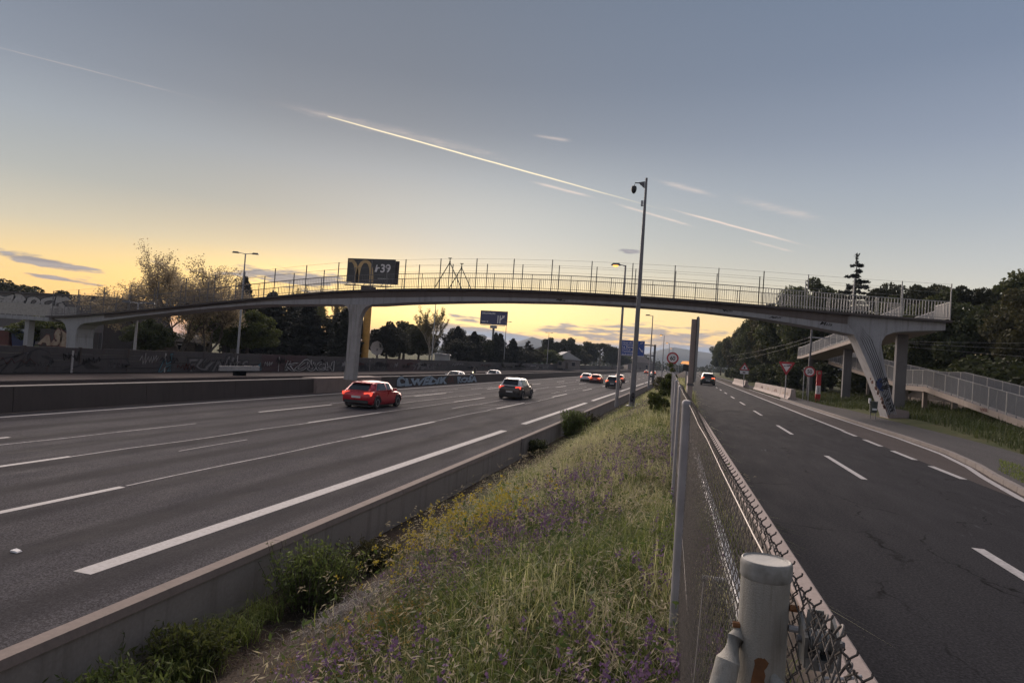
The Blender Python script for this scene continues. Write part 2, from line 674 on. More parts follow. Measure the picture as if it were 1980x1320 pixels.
M['pole_dark'] = simple('dark_pole_steel', (.115, .115, .125), .5, .15, 3, metal=.25)
M['wire'] = simple('rusty_wire', (.13, .118, .112), .6, .25, 60, metal=.5)
M['bright_wire'] = simple('bright_wire', (.34, .30, .27), .5, .1, 30, metal=.4)
M['rust'] = simple('rust', (.19, .085, .035), .9, .35, 25)
M['black'] = simple('black_rubber', (.018, .018, .02), .7, .2, 20)
M['tyre'] = simple('tyre_rubber', (.022, .022, .024), .8, .2, 20)
M['rim'] = simple('alloy', (.35, .35, .37), .35, .1, 10, metal=.8)
M['glass'] = simple('dark_glass', (.016, .018, .022), .08, .1, 2)
M['plastic'] = simple('black_plastic', (.025, .025, .027), .5, .2, 12)
M['white_paint'] = simple('white_sheet', (.68, .66, .66), .5, .06, 5)
M['sign_red'] = simple('sign_red', (.42, .035, .045), .5, .12, 5)
M['totem_red'] = simple('totem_red', (.48, .022, .03), .45, .12, 3)
M['sign_blue'] = simple('sign_blue', (.028, .075, .32), .45, .1, 2)
M['sign_white'] = simple('sign_white', (.72, .68, .69), .5, .06, 5)
M['sign_black'] = simple('sign_black', (.02, .02, .022), .6, .1, 5)
M['board'] = simple('board_charcoal', (.052, .050, .050), .55, .15, .5)
M['board_navy'] = simple('board_navy', (.035, .033, .105), .55, .15, .4)
M['gold'] = simple('board_ochre', (.52, .35, .16), .6, .1, .8)
M['ochre_pole'] = simple('ochre_pole', (.50, .26, .055), .6, .12, 2)
M['paper'] = simple('plate_white', (.6, .6, .6), .5, .05, 5)
M['tail'] = simple('tail_lamp_lit', (.5, .02, .02), .3, .05, 5, emit=(1, .10, .06), es=.17)
M['tail_far'] = simple('tail_lamp_far', (.5, .03, .02), .3, .05, 5, emit=(1, .16, .07), es=.40)
M['headlamp'] = simple('head_lamp_lit', (.8, .8, .7), .3, .05, 5, emit=(1, .88, .55), es=.30)
M['sodium'] = simple('sodium_lamp_lit', (.9, .6, .3), .3, .05, 5, emit=(1, .46, .10), es=.26)
M['sodium_pale'] = simple('pale_lamp_lit', (.9, .7, .4), .3, .05, 5, emit=(1, .66, .30), es=.24)
M['amber'] = simple('amber_lamp_lit', (.8, .4, .1), .4, .05, 5, emit=(1, .42, .16), es=.12)
M['bark'] = simple('bark', (.095, .075, .060), .9, .3, 6, bmp=.5)
M['pale_bark'] = simple('pale_bark', (.30, .26, .21), .9, .25, 5, bmp=.4)
M['gwall'] = concrete('graffiti_wall', (.068, .059, .059), (.03, .026, .026), .5, .6, stain=(.06, .03, .032))
M['gwall_red'] = concrete('graffiti_wall_red', (.062, .033, .035), (.03, .02, .02), .4, .6)
M['gpaint_black'] = simple('spray_black', (.030, .027, .028), .8, .25, 6)
M['gpaint_grey'] = simple('spray_grey', (.15, .138, .138), .8, .2, 4)
M['gpaint_white'] = simple('spray_white', (.38, .355, .35), .8, .2, 4)
M['gpaint_cream'] = simple('spray_cream', (.36, .30, .23), .8, .15, 3, col2=(.26, .17, .13))
M['gpaint_blue'] = simple('spray_blue', (.30, .37, .44), .8, .2, 4)
M['gpaint_deepblue'] = simple('spray_deep_blue', (.030, .042, .115), .8, .2, 8)
M['gpaint_teal'] = simple('spray_teal', (.05, .15, .19), .8, .2, 3)
M['gpaint_red'] = simple('spray_red', (.12, .04, .035), .8, .2, 4)
M['roof_tile'] = simple('roof_tiles', (.30, .26, .24), .85, .25, 3)
M['plaster'] = simple('house_plaster', (.19, .165, .15), .9, .15, 2)
M['stone'] = concrete('rubble_stone', (.26, .22, .19), (.12, .10, .08), .4, 3.0)
M['mountain'] = simple('mountain_scrub', (.085, .10, .095), .95, .2, .004)
M['ivory'] = simple('ivory_sheet', (.36, .355, .35), .6, .08, 1)

# ------------------------------------------------------------------ the setting
def fx(y):
    """x of the fence line: it drifts towards the motorway, then runs straight"""
    return .112 - .0238 * min(y, 30.0)


def bank(x, y):
    if x <= -4.35:
        z = -1.37
    elif x >= -.9:
        z = .36
    else:
        t = (x + 4.35) / 3.45
        z = -1.37 + 1.73 * (t * .70 + .30 * math.sin(t * math.pi / 2))
    return z + .05 * math.sin(x * 2.1 + y * .7) * math.sin(y * .45) * (1 if -4.4 < x < -.5 else .3)


def loft(mb, rings, closed=True):
    """rings of equal length, joined one to the next and capped"""
    n = len(rings[0])
    vs = [p for r_ in rings for p in r_]
    fs = []
    for i in range(len(rings) - 1):
        for k in range(n if closed else n - 1):
            j = (k + 1) % n
            fs.append((i * n + k, i * n + j, (i + 1) * n + j, (i + 1) * n + k))
    if closed:
        fs.append(tuple(range(n - 1, -1, -1)))
        fs.append(tuple(range((len(rings) - 1) * n, len(rings) * n)))
    return mb.add(vs, fs)


def sheet(name, x0, x1, y0, y1, z, mat, ny=1, xf0=None, xf1=None):
    mb = MB()
    ys = np.linspace(y0, y1, ny + 1)
    vs = []
    for y in ys:
        vs += [((xf0(y) if xf0 else x0), y, z), ((xf1(y) if xf1 else x1), y, z)]
    mb.add(vs, [(2 * i, 2 * i + 1, 2 * i + 3, 2 * i + 2) for i in range(ny)])
    return struct(obj(name, mb, mat))


def ground_mat(name, c1, c2, c3, scale=.35):
    m, q, b = newmat(name)
    p = pos(q)
    a = q.noise(p, scale, 5, .6)
    f = q.noise(p, scale * 14, 4, .65)
    c = q.mix(q.mapr(a, .38, .62), c1, c2)
    c = q.mix(q.mapr(f, .52, .70), c, c3)
    q.put(b.inputs['Base Color'], c)
    b.inputs['Roughness'].default_value = .95
    b.inputs['Specular IOR Level'].default_value = .1
    bump(q, b, f, .8, .05)
    return m


M['soil'] = ground_mat('field_soil', (.075, .072, .040), (.105, .085, .058), (.05, .055, .028))
M['bank_soil'] = ground_mat('bank_soil', (.062, .043, .036), (.050, .040, .029), (.026, .020, .016), 1.1)
M['verge_soil'] = ground_mat('verge_soil', (.055, .066, .026), (.085, .082, .040), (.035, .045, .018), .7)

gm = MB()
gm.add([(-5000, -1500, -1.85), (5000, -1500, -1.85), (5000, 6500, -1.85), (-5000, 6500, -1.85)], [(0, 1, 2, 3)])
struct(obj('ground', gm, M['soil']))
sheet('motorway', -23.4, -5.5, -30, 1500, -1.2, M['motorway'], 40)
sheet('far_carriageway', -36.5, -24.1, -30, 1500, -1.58, M['far_carriageway'], 40)
pv = MB().box(-41.05, -36.3, -30, 1500, -2.2, -1.2)
struct(obj('pavement', pv, M['far_carriageway']))


def lay_x(y):
    """outer edge of the lay-by beside the service road"""
    return float(np.interp(y, [-30, 10, 14.7, 17.8, 20, 23.2, 28, 1500], [6.25, 6.25, 6.45, 6.95, 7.4, 7.82, 8.0, 8.0]))


sheet('service_road', 0, 6.42, -30, 1500, 0.0, M['service'], 300, xf0=lambda y: fx(y) + .78)
sheet('layby', 6.42, 8, 12, 1500, 0.0, M['layby'], 400, xf1=lambda y: lay_x(y) + .16, xf0=lambda y: min(6.42, lay_x(y) - .02))

# kerb beside the lay-by, made of stones
ks = MB()
kerb_ob = struct(link('kerb', bpy.data.meshes.new('kerb_core'), M['kerb']))
y = 9.0
while y < 62:
    a, b_ = y + .012, y + .988
    q0, q1 = lay_x(a) + .16, lay_x(b_) + .16
    sx = MB().hexa([(q0, a, -.3), (q0 + .16, a, -.3), (q1 + .16, b_, -.3), (q1, b_, -.3)],
                   [(q0 + .02, a, .12), (q0 + .15, a, .12), (q1 + .15, b_, .12), (q1 + .02, b_, .12)])
    obj('kerbstone', sx, M['kerb'], kerb_ob)
    y += 1.0
sheet('footpath', 8.3, 11.4, 8, 1500, .105, M['path'], 400, xf0=lambda y: lay_x(y) + .31,
      xf1=lambda y: float(np.interp(y, [8, 24, 31, 39, 45, 52], [10.0, 10.5, 11.2, 11.8, 11.6, 10.2])))

# grass bank between motorway wall and fence
bm_ = MB()
xs = np.concatenate([np.linspace(-5.3, -.8, 26), np.linspace(-.5, 1.0, 4)])
ys = np.concatenate([np.linspace(-4, 12, 45), np.linspace(12.5, 60, 60), np.linspace(64, 700, 60)])
vs = []
for yy in ys:
    off = fx(yy) - .06
    for xx in xs:
        k = xx + (off if xx > -1 else off * max(0, (xx + 5) / 4))
        vs.append((k if xx < .9 else fx(yy) + .62, yy, bank(xx, yy)))
nx = len(xs)
bm_.add(vs, [(i * nx + j, i * nx + j + 1, (i + 1) * nx + j + 1, (i + 1) * nx + j) for i in range(len(ys) - 1) for j in range(nx - 1)])
struct(obj('grass_bank', bm_, M['bank_soil'], smooth=True))

# right-hand verge, rising to the trees
vm = MB()


def verge(x, y):
    t = max(0.0, x - 10.5)
    z = .06 + .42 * (1 - math.exp(-t / 2.0)) + .035 * max(0, x - 14)
    return z + .06 * math.sin(x * 1.3 + y * .5) * min(1, t / 2)


xs = np.array([7.9, 8.6, 9.6, 10.6, 11.4, 12.2, 13, 14, 15, 16.5, 18, 20, 24, 30, 45, 80, 160])
ys = np.concatenate([np.linspace(10, 80, 50), np.linspace(84, 700, 50)])
nx = len(xs)
vs = []
for yy in ys:
    for j, xx in enumerate(xs):
        vs.append((lay_x(yy) + .27 if j == 0 else max(xx, lay_x(yy) + .27 + .05 * j), yy, verge(xx, yy) if j > 0 else -.1))
vm.add(vs, [(i * nx + j, i * nx + j + 1, (i + 1) * nx + j + 1, (i + 1) * nx + j) for i in range(len(ys) - 1) for j in range(nx - 1)])
struct(obj('roadside_verge', vm, M['verge_soil'], smooth=True))
# land behind the graffiti wall
lm = MB()
lm.add([(-41.5, -20, -.6), (-300, -20, .2), (-300, 600, .2), (-41.5, 600, -.6)], [(0, 1, 2, 3)])
struct(obj('terrain', lm, M['verge_soil']))

# mountains on the horizon
mt = MB()
MK = .68
ms = [(-1500, 20), (-1150, 26), (-950, 34), (-860, 40), (-790, 47), (-735, 66), (-672, 88), (-610, 76), (-553, 56), (-500, 38), (-440, 30),
      (-330, 34), (-250, 42), (-170, 50), (-110, 70), (-57, 82), (20, 74), (120, 66), (260, 84), (480, 100), (800, 70), (1300, 55), (1900, 40)]
vs = []
for x_, h_ in ms:
    vs += [(x_ * MK, 2500 * MK, -2), ((x_ + rnd.uniform(-10, 10)) * MK, 2640 * MK, h_ * .55 * MK), (x_ * MK, 2800 * MK, h_ * 1.10 * MK), (x_ * MK, 3100 * MK, -2)]
n = len(ms)
mt.add(vs, [(4 * i + k, 4 * i + 4 + k, 4 * i + 5 + k, 4 * i + 1 + k) for i in range(n - 1) for k in range(3)])
struct(obj('mountain_ridge', mt, M['mountain'], smooth=True))

# ------------------------------------------------------------------ painted markings (one object per kind of line)
def marking(name, segs, mat, z):
    mb = MB()
    for (x0, x1, w, y0, y1) in segs:
        n = max(1, int((y1 - y0) / 12))
        t = np.linspace(0, 1, n + 1)
        for i in range(n):
            xa, xb = x0 + (x1 - x0) * t[i], x0 + (x1 - x0) * t[i + 1]
            ya, yb = y0 + (y1 - y0) * t[i], y0 + (y1 - y0) * t[i + 1]
            mb.add([(xa - w / 2, ya, z), (xa + w / 2, ya, z), (xb + w / 2, yb, z), (xb - w / 2, yb, z)], [(0, 1, 2, 3)])
    return struct(obj(name, mb, mat))


MZ = -1.196
marking('shoulder_line', [(-7.66, -7.66, .30, 7.0 + 24.3 * k, 27.8 + 24.3 * k) for k in range(14)], M['paint'], MZ)
marking('median_line', [(-22.6, -22.6, .22, -20, 700)], M['paint'], MZ)
marking('lane_line', [(-11.28, -11.28, .17, 4.0 + 17.4 * k, 11.1 + 17.4 * k) for k in range(26)]
        + [(-14.9, -14.9, .16, 6.3 + 17.4 * k, 13.0 + 17.4 * k) for k in range(26)]
        + [(-18.55, -18.55, .16, 8.0 + 17.4 * k, 14.2 + 17.4 * k) for k in range(26)], M['paint'], MZ)
wl = []
for x0, y0, y1 in [(-11.28, 11.2, 21.3), (-14.85, 13, 24), (-14.85, 30, 47), (-17.5, 8, 19), (-13.6, 15.2, 17.8), (-11.3, 28.4, 38.5), (-16.6, 36, 52), (-18.9, 32, 50),
                   (-13.2, 36, 46), (-11.0, 45, 55), (-15.6, 55, 75), (-19.5, 58, 80), (-12.6, 62, 84), (-16.9, 88, 120), (-20.2, 42, 56)]:
    x, y = x0, y0
    while y < y1:
        nx_ = x0 + rnd.uniform(-.07, .07)
        st = rnd.uniform(1.0, 2.2)
        wl.append((x, nx_, .055 + .03 * rnd.random(), y, y + st))
        x, y = nx_, y + st
for x0, y0, x1, y1 in [(-13.3, 40, -11.6, 42.5), (-12.6, 44, -11.4, 45.2), (-15.0, 51, -14.0, 52.8)]:
    wl.append((x0, x1, .09, y0, y1))
marking('worn_old_line', wl, M['paint_worn'], MZ + .003)
marking('service_centre_line', [(3.85, 3.85, .15, 5.6, 9.97)] + [(3.82, 3.81, .13, 15.5 + 9.9 * k, 19.4 + 9.9 * k) for k in range(0, 24)], M['paint'], .004)
marking('service_edge_line', [(6.40, 6.40, .16, 29.5, 500)] + [(6.33, 6.33, .16, 14 + 3.3 * k, 16.1 + 3.3 * k) for k in range(1, 5)], M['paint'], .004)
kl = []
yy = np.concatenate([np.linspace(9, 30, 22), np.linspace(34, 90, 12)])
for a, b_ in zip(yy[:-1], yy[1:]):
    kl.append((lay_x(a), lay_x(b_), .15, a, b_))
marking('layby_edge_line', kl, M['paint'], .006)
marking('far_carriageway_line', [(-25.6, -25.6, .2, -10, 600), (-35.8, -35.8, .2, -10, 600)] + [(-29.2, -29.2, .15, 10 + 17 * k, 15 + 17 * k) for k in range(25)], M['paint'], -1.576)
for (x, y, s_, lab) in [(-9.2, 7.2, .13, 'crumpled white paper scrap on the near motorway lane'), (-8.3, 6.3, .05, 'tiny pale scrap near the shoulder line')]:
    lt = MB()
    lt.hexa([(x, y, -1.195), (x + s_, y, -1.195), (x + s_ * .9, y + s_ * .7, -1.195), (x, y + s_ * .6, -1.195)],
            [(x, y, -1.17), (x + s_ * .8, y + .02, -1.18), (x + s_ * .8, y + s_ * .6, -1.175), (x + .02, y + s_ * .6, -1.16)])
    tag(obj('litter_scrap', lt, M['white_paint']), lab, 'litter')

# ------------------------------------------------------------------ low concrete wall along the motorway
lw = thing('roadside_wall', 'low streaked concrete wall with pale coping between motorway and grass bank', 'wall', (-5.4, 0, -1.25))
obj('footing', MB().box(-.08, .078, -4, 150, -.6, -.002), M['wall'], lw)
y = -4.0
k = 0
while y < 150:
    L = 4.0 if y < 60 else 12.0
    obj('panel', MB().box(-.08 + .004 * (k % 2), .08 + .004 * (k % 2), y + .008, y + L - .008, 0, .47), M['wall'], lw)
    cp = MB().hexa([(-.11, y + .006, .47), (.11, y + .006, .47), (.11, y + L - .006, .47), (-.11, y + L - .006, .47)],
                   [(-.085, y + .006, .555), (.085, y + .006, .555), (.085, y + L - .006, .555), (-.085, y + L - .006, .555)])
    obj('coping', cp, M['coping'], lw)
    y += L
    k += 1
obj('joint_post', MB().box(.06, .12, 21.6, 21.95, 0, .57), M['kerb'], lw)

# ------------------------------------------------------------------ median barrier of the motorway
mdn = thing('median_barrier', 'long brown concrete median barrier along the far edge of the lanes', 'barrier', (-23.75, 0, -1.2))
NJ = [(-.42, 0), (-.42, .10), (-.22, .34), (-.16, .93), (.16, .93), (.22, .34), (.42, .10), (.42, 0)]


MED = [(-.30, 0), (-.24, .93), (.24, .93), (.30, 0)]


def nj_block(y0, y1, sc_=1.0, prof=None):
    mb = MB()
    prof = prof or NJ
    loft(mb, [[(a * sc_, y0, b * sc_) for a, b in prof], [(a * sc_, y1, b * sc_) for a, b in prof]])
    return mb


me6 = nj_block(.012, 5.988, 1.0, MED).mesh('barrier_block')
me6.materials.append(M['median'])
for i in range(-3, 26):
    o = bpy.data.objects.new('barrier_block', me6)
    COL.objects.link(o)
    o.parent = mdn
    o.location = (0, 6 * i, 0)
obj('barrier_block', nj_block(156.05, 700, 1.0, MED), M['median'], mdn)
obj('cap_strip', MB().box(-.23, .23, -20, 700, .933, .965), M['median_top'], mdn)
obj('pier_plinth', MB().box(-.62, .50, 37.6, 46.8, 0, .99), M['footing'], mdn)
letters('graffiti', text_mesh('CLWEDIK', 1.0, .003, .110, .15, 1.1), M['gpaint_black'], mdn, (.302, 49.8, .16), FACE_X, 2.5, .86)
letters('graffiti', text_mesh('CLWEDIK', 1.0, .006, .062, .15, 1.1), M['gpaint_blue'], mdn, (.306, 49.8, .16), FACE_X, 2.5, .86)
letters('graffiti', text_mesh('YX', 1.0, .006, .03, 0, 1), M['gpaint_red'], mdn, (.306, 61.9, .2), FACE_X, 1.5, .75)
letters('graffiti', text_mesh('ROSA', 1.0, .003, .110, .1, 1.08), M['gpaint_black'], mdn, (.302, 64.8, .16), FACE_X, 2.45, .86)
letters('graffiti', text_mesh('ROSA', 1.0, .006, .062, .1, 1.08), M['gpaint_blue'], mdn, (.306, 64.8, .16), FACE_X, 2.45, .86)

# ------------------------------------------------------------------ graffiti wall on the far side
gw = thing('graffiti_wall', 'long dark concrete plank wall covered with graffiti beyond the motorway', 'wall', (-41.2, 0, -1.2))
bme = MB().box(-.06, .06, .05, 3.95, .0, .432).mesh('board')
bme.materials.append(M['gwall'])
bme2 = bme.copy()
bme2.materials.clear()
bme2.materials.append(M['gwall_red'])
pme = MB().box(-.10, .10, -.07, .07, 0, 1.84).mesh('post')
pme.materials.append(M['median'])
for i in range(-2, 20):
    yb = 20 + 4 * i
    for k in range(4):
        red = (yb in (56, 60, 84, 88, 92)) and k < 4
        o = bpy.data.objects.new('board', bme2 if red else bme)
        COL.objects.link(o)
        o.parent = gw
        o.location = (.012 * ((i * 7 + k * 3) % 3), yb, .02 + .445 * k)
    o = bpy.data.objects.new('post', pme)
    COL.objects.link(o)
    o.parent = gw
    o.location = (0, yb, 0)
obj('far_run', MB().box(-.07, .07, 100, 620, 0, 1.8), M['gwall'], gw)
GX = .10
gl = [('P', 21.5, 2.2, .75, M['gpaint_black'], 0), ('VIS', 28.8, 3.4, 1.45, M['gpaint_grey'], 1), ('S', 36.0, 6.5, 1.5, M['gpaint_grey'], 1),
      ('H', 43.2, 1.7, 1.5, M['gpaint_teal'], 1), ('FUNKS', 46.0, 2.55, 1.45, M['gpaint_grey'], 1), ('A', 55.2, 1.6, 1.3, M['gpaint_teal'], 0),
      ('KOSCH', 60.0, 2.9, 1.4, M['gpaint_white'], 1), ('MEROK', 76.0, 2.7, 1.2, M['gpaint_black'], 0), ('TRADE', 93, 3.4, 1.3, M['gpaint_grey'], 0),
      ('XUSER', 108, 4.4, 1.5, M['gpaint_grey'], 1), ('NOSKA', 126, 5, 1.5, M['gpaint_grey'], 1), ('PEKE', 150, 6, 1.4, M['gpaint_grey'], 1),
      ('SAMER', 176, 7, 1.4, M['gpaint_grey'], 0)]
for body, y0, sx, sz, mt_, outline in gl:
    x0 = GX if y0 < 100 else .085
    if outline:
        letters('graffiti', text_mesh(body, 1.0, .003, .105, .12, 1.02), M['gpaint_black'], gw, (x0, y0, .18), FACE_X, sx, sz)
        letters('graffiti', text_mesh(body, 1.0, .003, .055, .12, 1.02), mt_ if mt_ is not M['gpaint_grey'] else M['gwall'], gw, (x0 + .006, y0, .18), FACE_X, sx, sz)
        letters('graffiti', text_mesh(body, 1.0, .003, .005, .12, 1.02), M['gpaint_black'] if y0 > 55 else M['gpaint_grey'] if y0 > 45 else M['gwall'], gw, (x0 + .010, y0, .18), FACE_X, sx, sz)
    else:
        letters('graffiti', text_mesh(body, 1.0, .003, .01, .12, .92), mt_, gw, (x0, y0, .2), FACE_X, sx, sz)
wm_ = MB()
for y0, w_ in [(28.3, .22), (35.3, .32), (43.6, .25), (52.4, .16), (58.9, .14), (79, .10)]:
    wm_.box(GX - .01, GX + .012, y0, y0 + w_ * .5, .05, 1.60)
obj('spray_band', wm_, M['gpaint_white'], gw)
ab = MB()
for y0, y1, z0, z1 in [(20, 28, 1.2, 1.28), (20, 28, .3, .42), (28, 56, .03, .10), (36, 44, .35, .42), (44, 58, .8, .86), (61, 74, .1, .16)]:
    ab.box(GX - .01, GX + .008, y0, y1, z0, z1)
obj('spray_stripe', ab, M['gpaint_black'], gw)

# quick scribbled tags layered over the big letters
r9 = random.Random(9)
for k in range(46):
    y0 = 21 + k * 2.2 + r9.uniform(-.8, .8) if k < 36 else 100 + (k - 36) * 9 + r9.uniform(-2, 2)
    L_ = r9.uniform(1.2, 3.0) * (1.0 if k < 36 else 2.6)
    zc_ = r9.uniform(.45, 1.25)
    am = r9.uniform(.18, .42)
    mb = MB()
    n_ = r9.randint(9, 16)
    pr_ = None
    for j in range(n_):
        p = (GX + .016, y0 + L_ * j / n_ + r9.uniform(-.12, .12), min(1.72, max(.08, zc_ + (am if j % 2 else -am) * r9.uniform(.3, 1.1))))
        if pr_:
            mb.bar(pr_, p, r9.uniform(.045, .085) * (1 if k < 36 else 1.8), .008)
        pr_ = p
    obj('graffiti', mb, M[['gpaint_black', 'gpaint_grey', 'gpaint_white', 'gpaint_black', 'gpaint_red', 'gpaint_grey', 'gpaint_black'][k % 7]], gw, fix=False)

# ------------------------------------------------------------------ footbridge
TOP = [(-60, 2.62), (-54.4, 2.65), (-48.5, 2.78), (-41.6, 3.56), (-35.6, 4.37), (-30, 5.09), (-25, 5.71), (-22.3, 5.96), (-18, 6.22), (-14.3, 6.37), (-10.6, 6.43),
       (-7, 6.43), (-4.2, 6.38), (.1, 6.27), (3.9, 6.13), (9, 5.88), (11.3, 5.80), (13.7, 5.72)]
SOF = [(-49.2, 2.55), (-47, 2.3), (-45.7, 2.40), (-40.9, 3.18), (-35.5, 3.96), (-30, 4.60), (-25, 4.86), (-23.4, 4.90), (-21, 5.02), (-18.9, 5.24), (-15.4, 5.48), (-12.2, 5.66),
       (-7.6, 5.79), (-4.2, 5.77), (.1, 5.66), (3.9, 5.38), (7.5, 4.93), (8.9, 4.70), (9.6, 4.62), (10.35, 4.60), (10.9, 4.92), (11.7, 5.05), (13.5, 5.19)]
BAND = [(-46, 2.62), (-41, 3.32), (-34.4, 4.28), (-28.1, 5.02), (-22.2, 5.43), (-14.3, 5.86), (-10, 5.96), (-4.2, 5.97), (.1, 5.89), (3.9, 5.66), (8.6, 5.24)]


def ip(tab, x):
    a = np.array(tab)
    return float(np.interp(x, a[:, 0], a[:, 1]))


def smooth_tab(tab, xs, w=1.6):
    return [float(np.mean([ip(tab, x + d) for d in np.linspace(-w, w, 9)])) for x in xs]


br = thing('footbridge', 'arched grey concrete footbridge crossing the whole motorway and service road', 'footbridge', (0, 40, 0))
XS = np.linspace(-49, 13.5, 126)
tz = smooth_tab(TOP, XS)
sz_ = [ip(SOF, x) if x > 8 or -24.5 < x < -20 or x < -44 else smooth_tab(SOF, [x], .9)[0] for x in XS]
top = list(zip(XS, tz))
obj('girder', MB().strip([(x, z - .13) for x, z in top], list(zip(XS, sz_)), .30, 2.10), M['bridge'], br)
XD = np.linspace(-49.6, 13.72, 126)
td = smooth_tab(TOP, XD)
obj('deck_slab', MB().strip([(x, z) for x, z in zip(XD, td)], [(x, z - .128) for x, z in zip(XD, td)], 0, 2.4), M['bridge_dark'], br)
XB = np.linspace(-44, 8.7, 90)
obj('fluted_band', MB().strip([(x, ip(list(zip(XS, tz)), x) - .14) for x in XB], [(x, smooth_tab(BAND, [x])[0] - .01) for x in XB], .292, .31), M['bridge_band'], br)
# fluted band: thin ribs standing proud of the girder
XR = np.linspace(-44, 8.6, 90)
for k in range(6):
    rib = MB()
    f = (k + .5) / 6
    zc = [ip(list(zip(XS, tz)), x) - .17 + (smooth_tab(BAND, [x])[0] - ip(list(zip(XS, tz)), x) + .17) * f for x in XR]
    hb = [max(.012, (ip(list(zip(XS, tz)), x) - .17 - smooth_tab(BAND, [x])[0]) / 6 * .30) for x in XR]
    rib.strip([(x, z + h) for x, z, h in zip(XR, zc, hb)], [(x, z - h) for x, z, h in zip(XR, zc, hb)], .252, .294)
    lrib = MB()
    f5 = k / 5
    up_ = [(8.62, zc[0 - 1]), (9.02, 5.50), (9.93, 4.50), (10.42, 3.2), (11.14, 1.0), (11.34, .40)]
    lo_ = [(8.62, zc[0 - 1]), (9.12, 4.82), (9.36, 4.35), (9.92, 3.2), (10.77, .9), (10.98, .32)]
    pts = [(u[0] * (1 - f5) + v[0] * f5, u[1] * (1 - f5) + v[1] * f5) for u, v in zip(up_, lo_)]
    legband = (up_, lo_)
    wds = [.05, .075, .078, .050, .034, .030]
    for j in range(5):
        (xa, za), (xb, zb) = pts[j], pts[j + 1]
        d_ = math.hypot(xb - xa, zb - za)
        nx_, nz_ = -(zb - za) / d_, (xb - xa) / d_
        wa, wb2 = wds[j] / 2, wds[j + 1] / 2
        lrib.prism([(xa - nx_ * wa, za - nz_ * wa), (xb - nx_ * wb2, zb - nz_ * wb2), (xb + nx_ * wb2, zb + nz_ * wb2), (xa + nx_ * wa, za + nz_ * wa)], .268 - .0004 * j, .306)
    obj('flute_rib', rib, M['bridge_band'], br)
    obj('flute_rib', lrib, M['bridge'], br)
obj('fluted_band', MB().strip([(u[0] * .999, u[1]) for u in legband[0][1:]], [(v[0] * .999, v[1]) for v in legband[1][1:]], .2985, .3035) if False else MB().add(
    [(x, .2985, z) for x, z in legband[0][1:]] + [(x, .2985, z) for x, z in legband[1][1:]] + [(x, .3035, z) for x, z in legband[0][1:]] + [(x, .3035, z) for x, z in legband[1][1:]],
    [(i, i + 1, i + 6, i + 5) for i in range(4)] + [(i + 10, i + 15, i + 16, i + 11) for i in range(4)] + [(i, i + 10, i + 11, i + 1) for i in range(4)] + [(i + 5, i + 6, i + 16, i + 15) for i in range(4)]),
    simple('dark_groove', (.045, .042, .045), .9, .2, 4), br)  # dark plate behind the leg ribs, so the grooves come out darker
# right inclined leg
leg = [(8.95, 4.72), (9.20, 4.30), (9.55, 3.55), (10.22, 2.07), (11.00, .04), (11.45, .04), (11.20, .8), (10.62, 3.07), (10.40, 4.2), (10.44, 4.45), (10.62, 4.75), (10.8, 4.95), (10, 5.2), (9.2, 5.2)]
obj('inclined_leg', MB().prism(leg, .304, 1.90), M['bridge'], br)
obj('leg_foot', MB().hexa([(10.9, .2, .02), (12.1, .2, .02), (12.1, 2.0, .02), (10.9, 2.0, .02)], [(11.15, .32, .72), (11.95, .32, .62), (11.95, 1.9, .62), (11.15, 1.9, .72)]),
    M['footing'], br)
st_ = MB()
for k in range(26):
    t = rnd.random()
    xa = 11.0 - 1.15 * t + rnd.uniform(-.02, .10)
    za = .05 + 2.3 * t
    s_ = rnd.uniform(.04, .12)
    st_.prism([(xa, za), (xa + s_, za + rnd.uniform(-.03, .05)), (xa + s_ * .8, za + s_ * 2), (xa - .03, za + s_ * 1.6)], .299, .303)
obj('spalled_patch', st_, simple('spalled_brick_red', (.36, .20, .15), .9, .3, 12), br)
for body, x, z, sx, sz in (('CA', 10.40, 2.10, .34, .34), ('RE', 10.50, 1.74, .34, .34), ('Y', 10.62, 1.28, .28, .26), ('E', 10.80, 1.10, .28, .26), ('A', 10.90, .90, .26, .24), ('U', 10.98, .72, .26, .24), ('S', 11.04, .54, .26, .24)):
    letters('graffiti', text_mesh(body, 1.0, .003, .05, .1, .9), M['gpaint_black'], br, (x, .262, z), FACE_Y, sx, sz)
gb = MB()
cpts = [(10.62 + .40 * math.cos(t), 2.02 + .40 * math.sin(t)) for t in np.linspace(math.pi * .45, math.pi * 1.55, 14)]
for (xa, za), (xb, zb) in zip(cpts[:-1], cpts[1:]):
    gb.bar((xa, .262, za), (xb, .262, zb), .06, .008)
obj('graffiti', gb, M['gpaint_black'], br)
obj('graffiti', MB().prism([(10.30, 1.85), (10.46, 1.66), (10.62, 1.62), (10.50, 2.36), (10.34, 2.28), (10.26, 2.1)], .264, .267), M['gpaint_deepblue'], br)
for x, z in [(4.6, 5.42), (7.0, 5.12), (-8.1, 5.86), (1.7, 5.68)]:
    letters('graffiti', text_mesh('Mus', .26, .002, .004, .2, .9), M['gpaint_black'], br, (x, .296, z), FACE_Y, 1.5, .85)
# middle pier
pier = [(-23.7, 5.0), (-23.3, 4.88), (-23.0, 4.72), (-22.87, 4.40), (-22.80, 3.6), (-22.82, .9), (-22.88, -.28), (-22.12, -.28), (-22.10, .9), (-22.08, 3.4), (-22.0, 4.1), (-21.85, 4.5), (-21.6, 4.80), (-21.1, 5.03), (-22, 5.3)]
obj('pier', MB().prism(pier, .305, .85), M['bridge_pier'], br)
